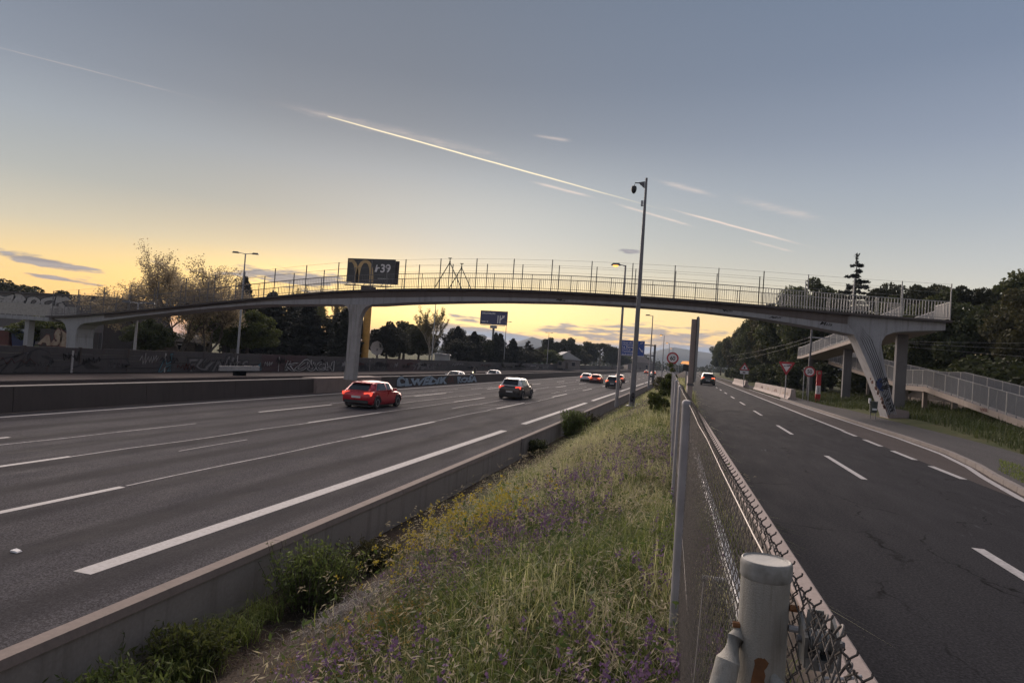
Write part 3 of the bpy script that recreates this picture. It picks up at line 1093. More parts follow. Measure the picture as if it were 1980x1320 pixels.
# left pier
lp = [(-49.0, 2.62), (-48.4, 2.5), (-47.9, 2.2), (-47.66, 1.7), (-47.5, -.7), (-46.6, -.7), (-46.72, 1.2), (-46.62, 1.9), (-46.35, 2.22), (-45.8, 2.42), (-47, 2.7)]
obj('pier', MB().prism(lp, .305, 1.9), M['bridge'], br)
# left-hand landing and ramp
XL = np.linspace(-75, -49.2, 12)
obj('ramp_deck', MB().strip([(x, 2.64) for x in XL], [(x, 2.34) for x in XL], -.02, 2.42), M['bridge'], br)
for x in (-51.75, -58.5, -65.5):
    obj('ramp_column', MB().box(x - .22, x + .22, .25, .75, -.9, 2.335), M['bridge'], br)


# railings ------------------------------------------------------------------
def railing(parent, path, z_h=1.0, post=1.25, bal=.125, mat=None, tall=None, wires=True, balw=.013, name='railing_panel', postw=.05, panelmat=None):
    """path: function s -> (x, y, z), along s0..s1, split into panels; each panel one part, posts apart"""
    f, s0, s1 = path
    mat = mat or M['rail_dark']
    n = max(1, int(round((s1 - s0) / (post * 2))))
    ss = np.linspace(s0, s1, n + 1)
    for i in range(n):
        a, b = ss[i], ss[i + 1]
        mb = MB()
        P = [Vector(f(t)) for t in np.linspace(a, b, 4)]
        up = Vector((0, 0, 1))
        for u, v in zip(P[:-1], P[1:]):
            mb.bar(u + up * z_h, v + up * z_h, .045, .04)
            mb.bar(u + up * .12, v + up * .12, .03, .03)
        nb = int((b - a) / bal)
        for j in range(1, nb):
            p = Vector(f(a + (b - a) * j / nb))
            mb.bar(p + up * .13, p + up * (z_h - .02), balw)
        mp = Vector(f((a + b) / 2))
        mb.bar(mp - up * .05, mp + up * z_h, postw * .8)
        obj(name, mb, panelmat or mat, parent, fix=False)
    for i, t in enumerate(ss):
        p = Vector(f(t))
        h = tall if tall else z_h + .02
        obj('railing_post', MB().bar(p - Vector((0, 0, .06)), p + Vector((0, 0, h)), postw), mat, parent, fix=False)
    if tall and wires:
        for i in range(n):
            mb = MB()
            for zz in (tall - .03, (tall + z_h) / 2):
                mb.bar(Vector(f(ss[i])) + Vector((0, 0, zz)), Vector(f(ss[i + 1])) + Vector((0, 0, zz)), .010)
            obj('wire', mb, mat, parent, fix=False)


topf = np.array(list(zip(XD, td)))


def deckz(x):
    return float(np.interp(x, topf[:, 0], topf[:, 1]))


railing(br, (lambda s: (s, .05, deckz(s)), -49, 4.0), tall=1.98)
railing(br, (lambda s: (s, 2.35, deckz(s)), -49, 4.0), tall=1.98)
railing(br, (lambda s: (s, .05, deckz(s)), 4.0, 13.6), tall=1.98, mat=M['rail'], balw=.034, bal=.15)
railing(br, (lambda s: (s, 2.35, deckz(s)), 4.0, 11.9), tall=1.98, mat=M['rail'], balw=.034, bal=.15)
railing(br, (lambda s: (13.62, s, 5.72), .1, 2.3), mat=M['rail'], balw=.03, bal=.12)
railing(br, (lambda s: (s, 0.03, 2.64), -75, -49.3), mat=M['rail'], balw=.045, bal=.09)
railing(br, (lambda s: (s, 2.37, 2.64), -75, -49.3), mat=M['rail'], balw=.03, bal=.11)
for yy, x0 in ((.05, -15.55), (2.35, -15.55)):
    z0 = deckz(x0)
    mb = MB()
    mb.bar((x0, yy, z0), (x0, yy, z0 + 2.0), .05)
    mb.bar((x0 - .95, yy, z0), (x0, yy, z0 + 1.72), .05)
    mb.bar((x0 + .95, yy, z0), (x0, yy, z0 + 1.72), .05)
    mb.bar((x0 - .12, yy, z0 + 2.0), (x0 + .12, yy, z0 + 2.0), .05)
    mb.bar((x0, yy, z0 + 1.72), (x0, yy, z0 + 1.78), .09)
    obj('brace_frame', mb, simple('olive_steel', (.16, .165, .12), .6, .1, 5), br)

# ------------------------------------------------------------------ access ramp on the right
rp = thing('access_ramp', 'switchback concrete access ramp with grey mesh railing beside the trees', 'ramp', (0, 0, 0))


def ramp_run(x0, x1, pts, th, name='ramp_slab'):
    mb = MB()
    loft(mb, [[(x0, y, z - th), (x1, y, z - th), (x1, y, z), (x0, y, z)] for y, z in pts])
    obj(name, mb, M['ramp'], rp)


up_pts = [(42.42, 5.66), (76.2, 4.40), (79.0, 4.40)]
lo_pts = [(76.2, 4.0), (50.6, 2.02), (46.6, 2.02), (30.0, .42)]
ramp_run(11.95, 14.2, up_pts, .28)
ramp_run(14.2, 16.9, [(76.3, 4.38), (79.0, 4.38)], .26, 'landing_slab')
ramp_run(14.65, 16.9, lo_pts, .30)


def zt(pts, y):
    q = sorted(pts)
    return float(np.interp(y, [a for a, _ in q], [b for _, b in q]))


M['mesh_panel'] = simple('grey_railing_mesh', (.125, .135, .155), .6, .1, 6)
for x_ in (12.0, 14.15):
    railing(rp, (lambda s, x_=x_: (x_, s, zt(up_pts, s)), 42.6, 78.9), mat=M['rail'], balw=.028, bal=.12, panelmat=M['mesh_panel'])
railing(rp, (lambda s: (s, 78.95, 4.40), 12.1, 16.8), mat=M['rail'], balw=.03, bal=.12, panelmat=M['mesh_panel'])
for x_ in (14.72, 16.85):
    railing(rp, (lambda s, x_=x_: (x_, s, zt(lo_pts, s)), 30.1, 76.0), z_h=1.08, mat=M['rail'], balw=.028, bal=.085, panelmat=M['mesh_panel'], post=.95)
for (x, y, z1, w_) in [(13.1, 46.3, 5.24, .62), (13.1, 60.5, 4.70, .62), (13.1, 76.8, 4.12, .3)]:
    obj('tall_column', MB().box(x - w_ / 2, x + w_ / 2, y - .22, y + .22, -.3, z1), M['column'], rp)
for (x, y) in [(14.95, 47.5), (14.95, 36.6), (14.95, 57), (14.95, 68)]:
    obj('slim_column', MB().box(x - .12, x + .12, y - .12, y + .12, -.3, zt(lo_pts, y) - .29), M['ramp'], rp)
    obj('slim_column', MB().box(x + 1.55, x + 1.79, y - .12, y + .12, -.3, zt(lo_pts, y) - .29), M['ramp'], rp)
obj('bracket', MB().box(14.5, 14.9, 50.6, 51.1, 1.42, 1.73), M['ramp'], rp)
letters('graffiti', text_mesh('PASE', .3, .002, .01, 0, .9), M['gpaint_red'], rp, (14.64, 38.4, .98), Matrix(((0, 0, -1), (-1, 0, 0), (0, 1, 0))).to_4x4(), 1.6, .8)

# ------------------------------------------------------------------ concrete barrier at the edge of the service road
cb = thing('concrete_barrier', 'pale topped concrete barrier along the left edge of the service road', 'barrier', (0, 0, 0))
y = -2.0
while y < 130:
    L = 5.0 if y < 40 else 15.0
    pr = [(.49, .15), (.66, .60), (.685, .80), (.835, .80), (.85, .60), (.93, -.02), (.93, -.3), (.49, -.3)]
    mb = MB()
    yy = [y + .006, y + L - .006]
    loft(mb, [[(fx(t) + a, t, z) for a, z in pr] for t in yy])
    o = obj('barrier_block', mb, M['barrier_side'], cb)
    capb = MB()
    loft(capb, [[(fx(t) + a, t, z) for a, z in [(.682, .797), (.682, .812), (.695, .822), (.825, .822), (.842, .808), (.848, .70), (.842, .70), (.836, .797)]] for t in yy])
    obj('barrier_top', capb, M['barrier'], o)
    y += L

# galvanised guard rail between fence and barrier
gr_ = thing('guard_rail', 'galvanised guard rail running between chain-link fence and concrete barrier', 'guard rail', (0, 0, 0))
wb = [(.34, .80), (.40, .775), (.345, .70), (.345, .655), (.40, .58), (.34, .55)]
ring = wb + [(a + .008, z) for a, z in reversed(wb)]
y = -1.0
while y < 45:
    mb = MB()
    loft(mb, [[(fx(t) + a, t, z) for a, z in ring] for t in (y + .003, y + 3.997)])
    obj('rail_beam', mb, M['galv'], gr_)
    py = y + 1.62
    p = MB()
    fxx = fx(py)
    p.box(fxx + .19, fxx + .335, py - .004, py + .004, .30, .70)
    p.box(fxx + .19, fxx + .198, py - .05, py + .004, .30, .70)
    obj('rail_post', p, M['galv'], gr_)
    obj('post_cap', MB().tube([(fxx + .18, py, .705), (fxx + .345, py, .705)], .017, 8), M['white_paint'], gr_)
    y += 4.0

# ------------------------------------------------------------------ chain-link fence
fe = thing('chain_link_fence', 'chain-link fence with round steel posts between grass bank and service road', 'fence', (0, 0, 0))
M['fence_post'] = concrete('fence_post_paint', (.31, .30, .275), (.15, .13, .10), .75, 30.0, stain=(.20, .165, .12))
M['fence_post_far'] = simple('fence_post_galv', (.33, .315, .335), .55, .12, 6, metal=.2)
PY = [3.9, 7.2, 10.3, 13.4, 16.5, 19.6, 22.7, 25.8, 29, 33, 37, 41]
for k, py in enumerate(PY):
    x = fx(py)
    lean = .012 if k % 2 else -.006
    prof = [(x, py, .25), (x + lean, py, 1.905)]
    o = obj('post', MB().tube(prof, .0265 if k else .0275, 16), M['fence_post_far'], fe, smooth=True)
    obj('post_cap', MB().lathe([(.0, 1.92), (.020, 1.918), (.028, 1.908), (.029, 1.895), (.029, 1.885)][::-1], (x + lean, py, 0), 'z', 16), M['fence_post_far'], o, smooth=True)
# terminal post close to the camera
tx, ty = .093, .735
tp = obj('terminal_post', MB().lathe([(.0245, .2), (.0245, 1.886), (.0247, 1.888), (.0247, 1.890)], (tx, ty, 0), 'z', 40), M['fence_post'], fe, smooth=True)
obj('post_cap', MB().lathe([(.0251, 1.8880), (.0259, 1.8895), (.0259, 1.902), (.0255, 1.9045), (.0247, 1.9062), (.0236, 1.9066), (.0222, 1.9052), (.0, 1.9040)], (tx, ty, 0), 'z', 40),
    simple('pale_cap', (.235, .235, .23), .5, .3, 60, col2=(.15, .145, .13)), tp, smooth=True)
rp_ = MB()
rws = [(1.780, -.30, .22), (1.786, -.36, .24), (1.792, -.33, .16), (1.797, -.30, .20), (1.802, -.26, .14), (1.806, -.24, .24), (1.810, -.27, .30), (1.8135, -.10, .16)]
vs = []
for zz, a0, a1 in rws:
    for k in range(7):
        a = -math.pi / 2 - .1 + a0 + (a1 - a0) * k / 6
        vs.append((tx + .02475 * math.cos(a), ty + .02475 * math.sin(a), zz + .0006 * math.sin(k * 4.1)))
rp_.add(vs, [(7 * i + k, 7 * i + k + 1, 7 * i + 8 + k, 7 * i + 7 + k) for i in range(len(rws) - 1) for k in range(6)])
obj('rust_patch', rp_, M['rust'], tp)
# raking struts
obj('strut', MB().tube([(tx - .022, ty - .004, 1.832), (tx - .027, ty - .012, 1.824), (tx - .034, ty - .024, 1.805), (tx - .048, ty - .045, 1.74), (tx - .13, ty - .12, 1.2)], [.004, .0085, .0120, .0135, .0135], 16), M['fence_post'], fe, smooth=True)
obj('strut', MB().tube([(tx + .010, ty - .020, 1.796), (tx + .018, ty - .034, 1.786), (tx + .05, ty - .10, 1.70), (tx + .12, ty - .30, 1.35)], [.004, .0095, .0125, .0135], 16), M['fence_post'], fe, smooth=True)
obj('strut_bolt', MB().tube([(tx - .030, ty - .006, 1.836), (tx - .020, ty - .006, 1.836)], .0035, 8), M['rust'], fe)
obj('bolt', MB().tube([(tx + .024, ty - .006, 1.862), (tx + .033, ty - .006, 1.862)], .0036, 8), M['rust'], fe)
obj('bolt', MB().tube([(tx + .024, ty - .008, 1.842), (tx + .036, ty - .008, 1.842)], .0035, 8), M['galv'], fe)
# wire tensioner: folded steel cradle with a wound spool
cx, cy, cz = .1385, .685, 1.849
tn = MB()
th = .0022
for dxs in (-.020, .020):
    tn.hexa([(cx + dxs - th, cy - .024, cz - .034), (cx + dxs + th, cy - .024, cz - .034), (cx + dxs + th, cy + .030, cz - .034), (cx + dxs - th, cy + .030, cz - .034)],
            [(cx + dxs - th, cy - .026, cz + .012), (cx + dxs + th, cy - .026, cz + .012), (cx + dxs + th, cy + .036, cz + .030), (cx + dxs - th, cy + .036, cz + .030)])
tn.box(cx - .020, cx + .020, cy - .027, cy - .023, cz - .034, cz - .018)
tn.hexa([(cx - .018, cy + .030, cz - .034), (cx + .018, cy + .030, cz - .034), (cx + .018, cy + .034, cz - .034), (cx - .018, cy + .034, cz - .034)],
        [(cx - .010, cy + .040, cz + .034), (cx + .010, cy + .040, cz + .034), (cx + .010, cy + .044, cz + .034), (cx - .010, cy + .044, cz + .034)])
tn.box(cx - .020, cx + .020, cy - .025, cy + .032, cz - .0345, cz - .031)
tn.v = [(cx + (x_ - cx) * .72, cy + (y_ - cy) * .62, cz + (z_ - cz) * .62) for x_, y_, z_ in tn.v]
M['galv_dark'] = simple('weathered_galvanised', (.17, .17, .165), .5, .25, 60, metal=.5)
tb = obj('tensioner', tn, M['galv_dark'], fe)
sp = []
for k in range(150):
    t = k / 149
    a = t * 2 * math.pi * 8
    sp.append((cx - .0105 + .021 * t, cy + .003 + .0098 * math.cos(a), cz - .001 + .0098 * math.sin(a)))
obj('wire_spool', MB().tube(sp, .0015, 6), M['galv_dark'], tb, smooth=True)
obj('spool_axle', MB().tube([(cx - .02, cy + .003, cz - .001), (cx + .022, cy + .003, cz - .001)], .0036, 10), M['pole_dark'], tb)
obj('tie_rod', MB().tube([(cx - .002, cy - .016, cz - .014), (cx - .001, cy - .028, cz - .022), (cx + .0, cy - .032, cz - .06)], .0018, 8), M['galv'], tb)
obj('tie_rod', MB().tube([(cx - .002, cy - .030, cz - .021), (cx + .018, cy - .030, cz - .018), (cx + .030, cy - .030, cz - .013)], .0016, 8), M['galv'], tb)

# woven mesh
w_, h_ = .0185, .0145
nrow = 100


def wx(y):
    return fx(y) + .013 + .016 * math.exp(-max(0.0, y - .6) / .35) + .004 * math.sin(y * 2.2)


def ztop(y):
    return 1.885 + .030 * (1 - math.exp(-max(0.0, y - .7) / .5)) + .004 * math.sin(y * 3)


def tubes_np(paths, rad, sides=3):
    """many polylines (k, n, 3) as thin tubes, one mesh"""
    V, F = [], []
    off = 0
    for P in paths:
        n = len(P)
        d = np.gradient(P, axis=0)
        d /= np.linalg.norm(d, axis=1)[:, None] + 1e-9
        ref = np.array([1.0, 0, 0])
        a = np.cross(d, ref)
        a /= np.linalg.norm(a, axis=1)[:, None] + 1e-9
        b = np.cross(d, a)
        for k in range(sides):
            t = 2 * math.pi * k / sides
            V.append(P + (a * math.cos(t) + b * math.sin(t)) * rad)
        idx = np.arange(n - 1)
        for k in range(sides):
            j = (k + 1) % sides
            F.append(np.stack([off + k * n + idx, off + k * n + idx + 1, off + j * n + idx + 1, off + j * n + idx], 1))
        off += sides * n
    return np.concatenate(V), np.concatenate(F)


def np_mesh(name, V, F):
    me = bpy.data.meshes.new(name)
    nv, nf, k = len(V), len(F), F.shape[1]
    me.vertices.add(nv)
    me.vertices.foreach_set('co', np.ascontiguousarray(V, dtype=np.float32).ravel())
    me.loops.add(nf * k)
    me.loops.foreach_set('vertex_index', np.ascontiguousarray(F, dtype=np.int32).ravel())
    me.polygons.add(nf)
    me.polygons.foreach_set('loop_start', np.arange(0, nf * k, k, dtype=np.int32))
    me.update(calc_edges=True)
    return me


rs = np.random.RandomState(3)
paths = []
for k in range(int((8.0 - .42) / w_)):
    y0 = .42 + k * w_
    i = np.arange(nrow if y0 > 1.2 else 60)
    yy = y0 + ((i + k) % 2) * w_
    zz = ztop(y0) - i * h_
    xx = np.array([wx(y0), wx(y0 + w_)])[(i + k) % 2] + np.where((i + k) % 2 == 0, .0016, -.0016)
    P = np.stack([xx, yy, zz], 1)
    P += rs.normal(0, .0006, P.shape)
    paths.append(P)
V, F = tubes_np(paths, .00105)
stuff(link('wire_mesh', np_mesh('wire_mesh', V, F), M['wire'], fe))
paths = []
for k in range(int((34 - 8.0) / .05)):
    y0 = 8.0 + k * .05
    i = np.arange(34)
    yy = y0 + ((i + k) % 2) * .05
    xx = np.array([wx(t) for t in yy])
    paths.append(np.stack([xx, yy, ztop(y0) - i * .043], 1))
V, F = tubes_np(paths, .0022)
stuff(link('wire_mesh', np_mesh('wire_mesh_far', V, F), M['wire'], fe))
# twisted barbs along the top selvage
paths = []
for k in range(int((8 - .42) / (2 * w_))):
    y0 = .42 + (2 * k + 1) * w_
    x0 = wx(y0)
    for sgn in (-1, 1):
        t = np.linspace(0, 1, 7)
        paths.append(np.stack([x0 + sgn * .0020 * np.sin(t * 9) + sgn * .005 * t ** 2, y0 + sgn * (.003 - .006 * t) + sgn * .006 * np.maximum(0, t - .6),
                               ztop(y0) - .008 + .0155 * t], 1))
V, F = tubes_np(paths, .00115)
stuff(link('mesh_barb', np_mesh('mesh_barb', V, F), M['wire'], fe))
# loose curled ends close to the tensioner
lp_ = []
for (y0, z0, r_) in [(.645, 1.872, .016), (.60, 1.878, .018), (.57, 1.862, .016), (.665, 1.835, .012), (.61, 1.845, .020), (.585, 1.835, .014)]:
    t = np.linspace(-.6, 3.7, 18)
    lp_.append(np.stack([wx(y0) + .002 + .006 * np.sin(t * 1.2), y0 + r_ * .8 * np.cos(t), z0 + r_ * np.sin(t)], 1))
V, F = tubes_np(lp_, .00125, 5)
stuff(link('loose_wire', np_mesh('loose_wire', V, F), M['wire'], fe))
# straining wires
for zz, mat_, r_, w0 in ((1.893, M['bright_wire'], .0012, .006), (1.15, M['wire'], .0014, .012), (.62, M['wire'], .0014, .012)):
    yy = np.concatenate([[ty + .01], np.linspace(.9, 34, 60)])
    P = np.stack([[fx(t) + w0 for t in yy], yy, zz + .004 * np.sin(yy * 4.1) * (yy > .8)], 1)
    V, F = tubes_np([P], r_, 6)
    link('straining_wire', np_mesh('straining_wire', V, F), mat_, fe)
P = np.array([[fx(1.6) - .005, 1.62, 1.60], [fx(1.6) - .03, 1.45, 1.15], [fx(1.6) - .03, 1.35, .5]])
V, F = tubes_np([P], .0013, 6)
link('straining_wire', np_mesh('straining_wire', V, F), M['bright_wire'], fe)

# ------------------------------------------------------------------ masts and lamps
cm_ = thing('camera_mast', 'tall tapering grey mast with a dome camera on a bracket at its top', 'mast', (-2.86, 37, -.22))
obj('mast_pole', MB().lathe([(.175, 0), (.16, .8), (.135, 4), (.10, 9), (.065, 12.75), (.065, 12.95)], (0, 0, 0), 'z', 16), simple('mast_grey', (.17, .165, .175), .5, .15, 3, metal=.2), cm_, smooth=True)
obj('base_plate', MB().box(-.3, .3, -.3, .3, 0, .05), M['galv'], cm_)
obj('bracket', MB().prism([(-.08, 12.75), (-.08, 12.35), (-.38, 12.62), (-.40, 12.70)], -.04, .04), M['pole_dark'], cm_)
obj('bracket_arm', MB().tube([(-.33, 0, 12.66), (-.62, 0, 12.68), (-.66, 0, 12.5)], .035, 8), M['pole_dark'], cm_)
obj('dome_camera', MB().lathe([(.04, 12.52), (.13, 12.48), (.16, 12.36), (.15, 12.24), (.10, 12.12), (.03, 12.06)], (-.67, 0, 0), 'z', 14), M['plastic'], cm_, smooth=True)
obj('junction_box', MB().box(-.22, -.10, -.08, .08, 11.35, 11.65), M['galv'], cm_)
letters('graffiti', text_mesh('KER', .35, .01, .01), M['gpaint_black'], cm_, (-.12, -.215, .25), FACE_Y, .35, 1.6)
obj('inspection_slab', MB().box(.25, .75, -.25, .10, .10, .18), M['white_paint'], cm_)


def lamp_post(name, label, x, y, z0, h, lit, double=False, arm=.9, mat=None, lampmat=None, rz=0.0, group=None):
    t = thing(name, label, 'street lamp', (x, y, z0), rz, group)
    obj('pole', MB().lathe([(.13, 0), (.12, .6), (.095, h * .5), (.06, h)], (0, 0, 0), 'z', 12), mat or M['pole'], t, smooth=True)
    for s_ in ((-1, 1) if double else (-1,)):
        obj('arm', MB().tube([(0, 0, h - .05), (s_ * arm * .35, 0, h + .02), (s_ * arm * .6, 0, h + .05)], .035, 8), mat or M['pole'], t)
        hd = MB()
        c0 = s_ * arm * .75
        hd.hexa([(c0 - .34, -.14, h - .02), (c0 + .34, -.14, h - .02), (c0 + .34, .14, h - .02), (c0 - .34, .14, h - .02)],
                [(c0 - .22, -.08, h + .13), (c0 + .26, -.09, h + .13), (c0 + .26, .09, h + .13), (c0 - .22, .08, h + .13)])
        head = obj('lamp_head', hd, M['pole_dark'], t)
        if lit:
            obj('lamp_glass', MB().lathe([(.03, h - .16), (.14, h - .13), (.20, h - .06), (.20, h - .022)], (c0 - .02, 0, 0), 'z', 12), lampmat or M['sodium'], head, smooth=True)
    return t


G1 = 'lamps along the grass bank'
lamp_post('street_lamp', 'street lamp glowing orange just behind the arched footbridge', -4.62, 46, -.9, 10.0, True, group=G1)
lamp_post('street_lamp', 'unlit street lamp standing just beyond the lit one, seen under the footbridge', -4.9, 90, -.9, 9.9, False, group=G1)
for k, y_ in enumerate((137, 180, 226, 290, 380)):
    words = ['first', 'second', 'third', 'fourth', 'fifth'][k]
    lamp_post('street_lamp', 'far lit street lamp, %s of the glowing row beyond the blue road sign' % words, -4.9 + .3 * (k > 2), y_, -.9, 9.6, True, group=G1,
              lampmat=M['sodium'] if k < 3 else M['sodium_pale'])
G2 = 'double lamps behind the graffiti wall'
for lab, y_ in (('double-headed street lamp behind the wall in front of the big leafy tree', 42.0), ('double-headed street lamp rising above the footbridge left of the billboard', 54.3),
                ('double-headed street lamp beside the pale poplar', 104.4), ('thin double-headed street lamp right of the navy billboard', 150.0),
                ('far double-headed street lamp in front of the round pine', 200.0), ('far double-headed street lamp by the white roofed house', 245.0),
                ('farthest double-headed street lamp left of the blue road sign', 300.0)):
    hh = 11.0 if y_ != 42 else 4.9
    lamp_post('double_street_lamp', lab, -42.6, y_, -.6, hh, False, double=True, arm=1.25, mat=M['galv'] if y_ < 110 else M['pole'], group=G2, rz=.35)
for k, (x, y_) in enumerate(((-44, 330), (-60, 300))):
    lamp_post('park_lamp', ['small lit lamp glowing over the far pines', 'small lit lamp glowing among far tree tops'][k], x, y_, -.6, 9.5, True, lampmat=M['sodium_pale'])

# ------------------------------------------------------------------ road signs
def disc_sign(name, label, x, y, zc, r_, text, post_z0, posts=(0,), grey='galv', tilt=0.0):
    t = thing(name, label, 'road sign', (x, y, 0), tilt)
    obj('disc', MB().lathe([(r_, -.012), (r_, .012)], (0, 0, zc), 'y', 32), M['sign_red'], t)
    obj('face', MB().lathe([(r_ * .74, -.018), (r_ * .74, -.0125)], (0, 0, zc), 'y', 32), M['sign_white'], t)
    letters('number', text_mesh(text, r_ * .98, .002, .008, 0, .92, 'CENTER'), M['sign_black'], t, (0, -.021, zc - r_ * .34), FACE_Y, .95, 1.0)
    for p in posts:
        obj('post', MB().box(p - .035, p + .035, .02, .07, post_z0, zc + r_ * .7), M[grey], t)
    return t


disc_sign('speed_limit_sign', 'round red-rimmed speed sign reading 60 above the grass bank', -.88, 41, 2.70, .36, '60', .2)
obj('creeper', MB().box(0, .001, 0, .001, 0, .001), M['pole']) if False else None
disc_sign('speed_limit_sign', 'round red-rimmed speed sign reading 50 beside the red totem', 10.05, 59.6, 2.60, .45, '50', .1, (.0, -.42))
disc_sign('speed_limit_sign', 'tiny round prohibition sign in front of the far graffiti wall', -40.2, 216, 1.1, .55, '80', -1.2)

ys_ = thing('yield_sign', 'inverted triangle yield sign with red rim behind the white barriers', 'road sign', (8.55, 62, 0))
def tri(w, h0, h1):
    return [(-w, h1), (0, h0), (w, h1)]
obj('plate', MB().prism([(-.66, 3.28), (-.60, 3.34), (.60, 3.34), (.66, 3.28), (.05, 2.20), (-.05, 2.20)], -.012, .012), M['sign_red'], ys_)
obj('face', MB().prism([(-.42, 3.16), (.42, 3.16), (0, 2.46)], -.018, -.0125), M['sign_white'], ys_)
letters('graffiti', text_mesh('KOEK', .2, .002, .008, 0, .9, 'CENTER'), M['sign_black'], ys_, (0, -.021, 2.93), FACE_Y, 1.1, 1.0)
obj('post', MB().box(-.04, .04, .02, .08, .1, 3.1), M['galv'], ys_)

ws = thing('warning_sign', 'small triangular warning sign with a white plate below, far down the service road', 'road sign', (8.1, 100, 0))
obj('plate', MB().prism([(-.72, 2.50), (.72, 2.50), (0, 3.62)], -.012, .012), M['sign_red'], ws)
obj('face', MB().prism([(-.46, 2.62), (.46, 2.62), (0, 3.32)], -.018, -.0125), M['sign_white'], ws)
obj('symbol', MB().box(-.10, .10, -.022, -.0185, 2.70, 3.0), M['sign_black'], ws)
obj('sub_plate', MB().box(-.58, .58, -.012, .012, 1.95, 2.42), M['sign_white'], ws)
obj('symbol', MB().box(-.22, .15, -.016, -.0125, 2.08, 2.26), M['sign_black'], ws)
obj('post', MB().box(-.05, .05, .02, .09, .1, 3.2), M['galv'], ws)

tt = thing('red_totem', 'slim red totem with a white band standing on the footpath edge', 'totem', (10.75, 59.4, .05), .12)
for i, (z0, z1, m_, w0) in enumerate([(0, .72, 'totem_red', .20), (.72, 1.42, 'sign_white', .17), (1.42, 2.30, 'totem_red', .18), (2.30, 2.68, 'totem_red', .20)]):
    obj('segment', MB().hexa([(-w0, -.09, z0), (w0, -.09, z0), (w0, .09, z0), (-w0, .09, z0)], [(-w0 + .01, -.09, z1), (w0 - .01, -.09, z1), (w0 - .01, .09, z1), (-w0 + .01, .09, z1)]), M[m_], tt)
letters('lettering', text_mesh('TAXI', .26, .002, .004), M['sign_black'], tt, (.06, -.092, .76), FACE_Y @ Matrix.Rotation(R(90), 4, 'Z'), .9, .6)
obj('emblem', MB().lathe([(.12, -.098), (.12, -.091)], (0, 0, 2.48), 'y', 16), M['gpaint_cream'], tt)

# big road sign seen edge-on beside the fence
es = thing('edge_on_sign', 'tall pale road sign board seen almost edge-on at the service road barrier', 'road sign', (.20, 27.5, 0))
obj('post', MB().box(-.13, .07, -.05, .06, .35, 4.15), M['barrier'], es)
bd = MB()
bd.prism([(.075, 1.62), (.10, 1.56), (.17, 1.60), (.19, 1.9), (.20, 3.9), (.185, 4.2), (.15, 4.28), (.075, 4.25)], -.03, .03)
ob_ = obj('board', bd, M['ivory'], es)
obj('board_frame', MB().box(.065, .10, -.25, .25, 1.55, 4.22), M['bridge_dark'], es)
obj('board_back', MB().prism([(.10, 1.60), (.18, 1.62), (.19, 4.15), (.10, 4.22)], .03, .05), M['galv'], es)
obj('clamp', MB().box(-.15, .12, -.07, .08, 1.42, 1.52), M['pole_dark'], es)

# blue direction sign on a gantry arm
gn = thing('direction_sign', 'blue motorway direction sign with white lettering on a dark steel arm', 'road sign', (0, 110, 0))
gx0, gx1, gz0, gz1 = -10.9, -7.0, 3.66, 6.22
obj('board', MB().box(gx0, gx1, -.05, .05, gz0, gz1), M['sign_blue'], gn)
fr = MB()
for a in ((gx0, gx1, gz1 - .06, gz1 + .02), (gx0, gx1, gz0 - .02, gz0 + .05)):
    fr.box(a[0], a[1], -.07, -.052, a[2], a[3])
for a in (gx0, gx1 - .06):
    fr.box(a, a + .06, -.07, -.052, gz0 + .05, gz1 - .06)
obj('rim', fr, M['sign_white'], gn)
for body, s_, z in (('Hoyo de M.', .44, 5.70), ('Urbanizaciones', .30, 5.38), ('La Berzosa', .52, 4.92), ('Colonia de', .32, 4.60), ('Torrelodones', .46, 4.18), ('via de servicio', .32, 3.80)):
    letters('lettering', text_mesh(body, s_, .004, .006), M['sign_white'], gn, (gx0 + .2, -.06, z), FACE_Y, 1.0, 1.0)
letters('lettering', text_mesh('27', .40, .004, .006), M['sign_white'], gn, (gx1 - .75, -.06, 5.72), FACE_Y)
ar = MB()
ar.prism([(gx1 - .95, 5.0), (gx1 - .85, 5.08), (gx1 - .42, 4.60), (gx1 - .52, 4.50)], -.066, -.056)
ar.prism([(gx1 - .62, 4.46), (gx1 - .22, 4.30), (gx1 - .34, 4.74)], -.066, -.056)
obj('arrow', ar, M['sign_white'], gn)
obj('arm', MB().box(gx1 - .6, -5.3, .06, .22, 5.50, 5.68), M['pole_dark'], gn)
obj('arm', MB().box(gx1 - .6, -5.3, .06, .22, 3.78, 3.98), M['pole_dark'], gn)
obj('upright', MB().box(-5.5, -5.15, .02, .30, -1.2, 5.75), M['pole_dark'], gn)

# ------------------------------------------------------------------ billboards
bb = thing('billboard', 'charcoal billboard with golden arches and white 39 on an ochre pole', 'billboard', (-45.1, 85, 0))
obj('board', MB().box(-3.85, 3.75, -.12, .12, 11.35, 14.85), M['board'], bb)
obj('back_board', MB().box(-3.4, 4.05, .55, .75, 11.3, 14.72), M['bridge_dark'], bb)


def arch_band(cx, hw, zb, zt_, wb_, wt_, x0=None, x1=None, n=22):
    """one pointed arch as a flat band: outer and inner half-ellipses"""
    out, inn = [], []
    for t in np.linspace(0, math.pi, n):
        c, s_ = math.cos(t), math.sin(t)
        out.append((cx - hw * math.copysign(abs(c) ** .85, c), zb + (zt_ - zb) * s_ ** .8))
        inn.append((cx - (hw - wb_) * math.copysign(abs(c) ** .85, c), zb + (zt_ - wt_ - zb) * s_ ** .8))
    mb = MB()
    for i in range(n - 1):
        q = [out[i], out[i + 1], inn[i + 1], inn[i]]
        if x0 is not None and min(p[0] for p in q) < x0:
            continue
        mb.prism(q, -.14, -.124)
    return mb


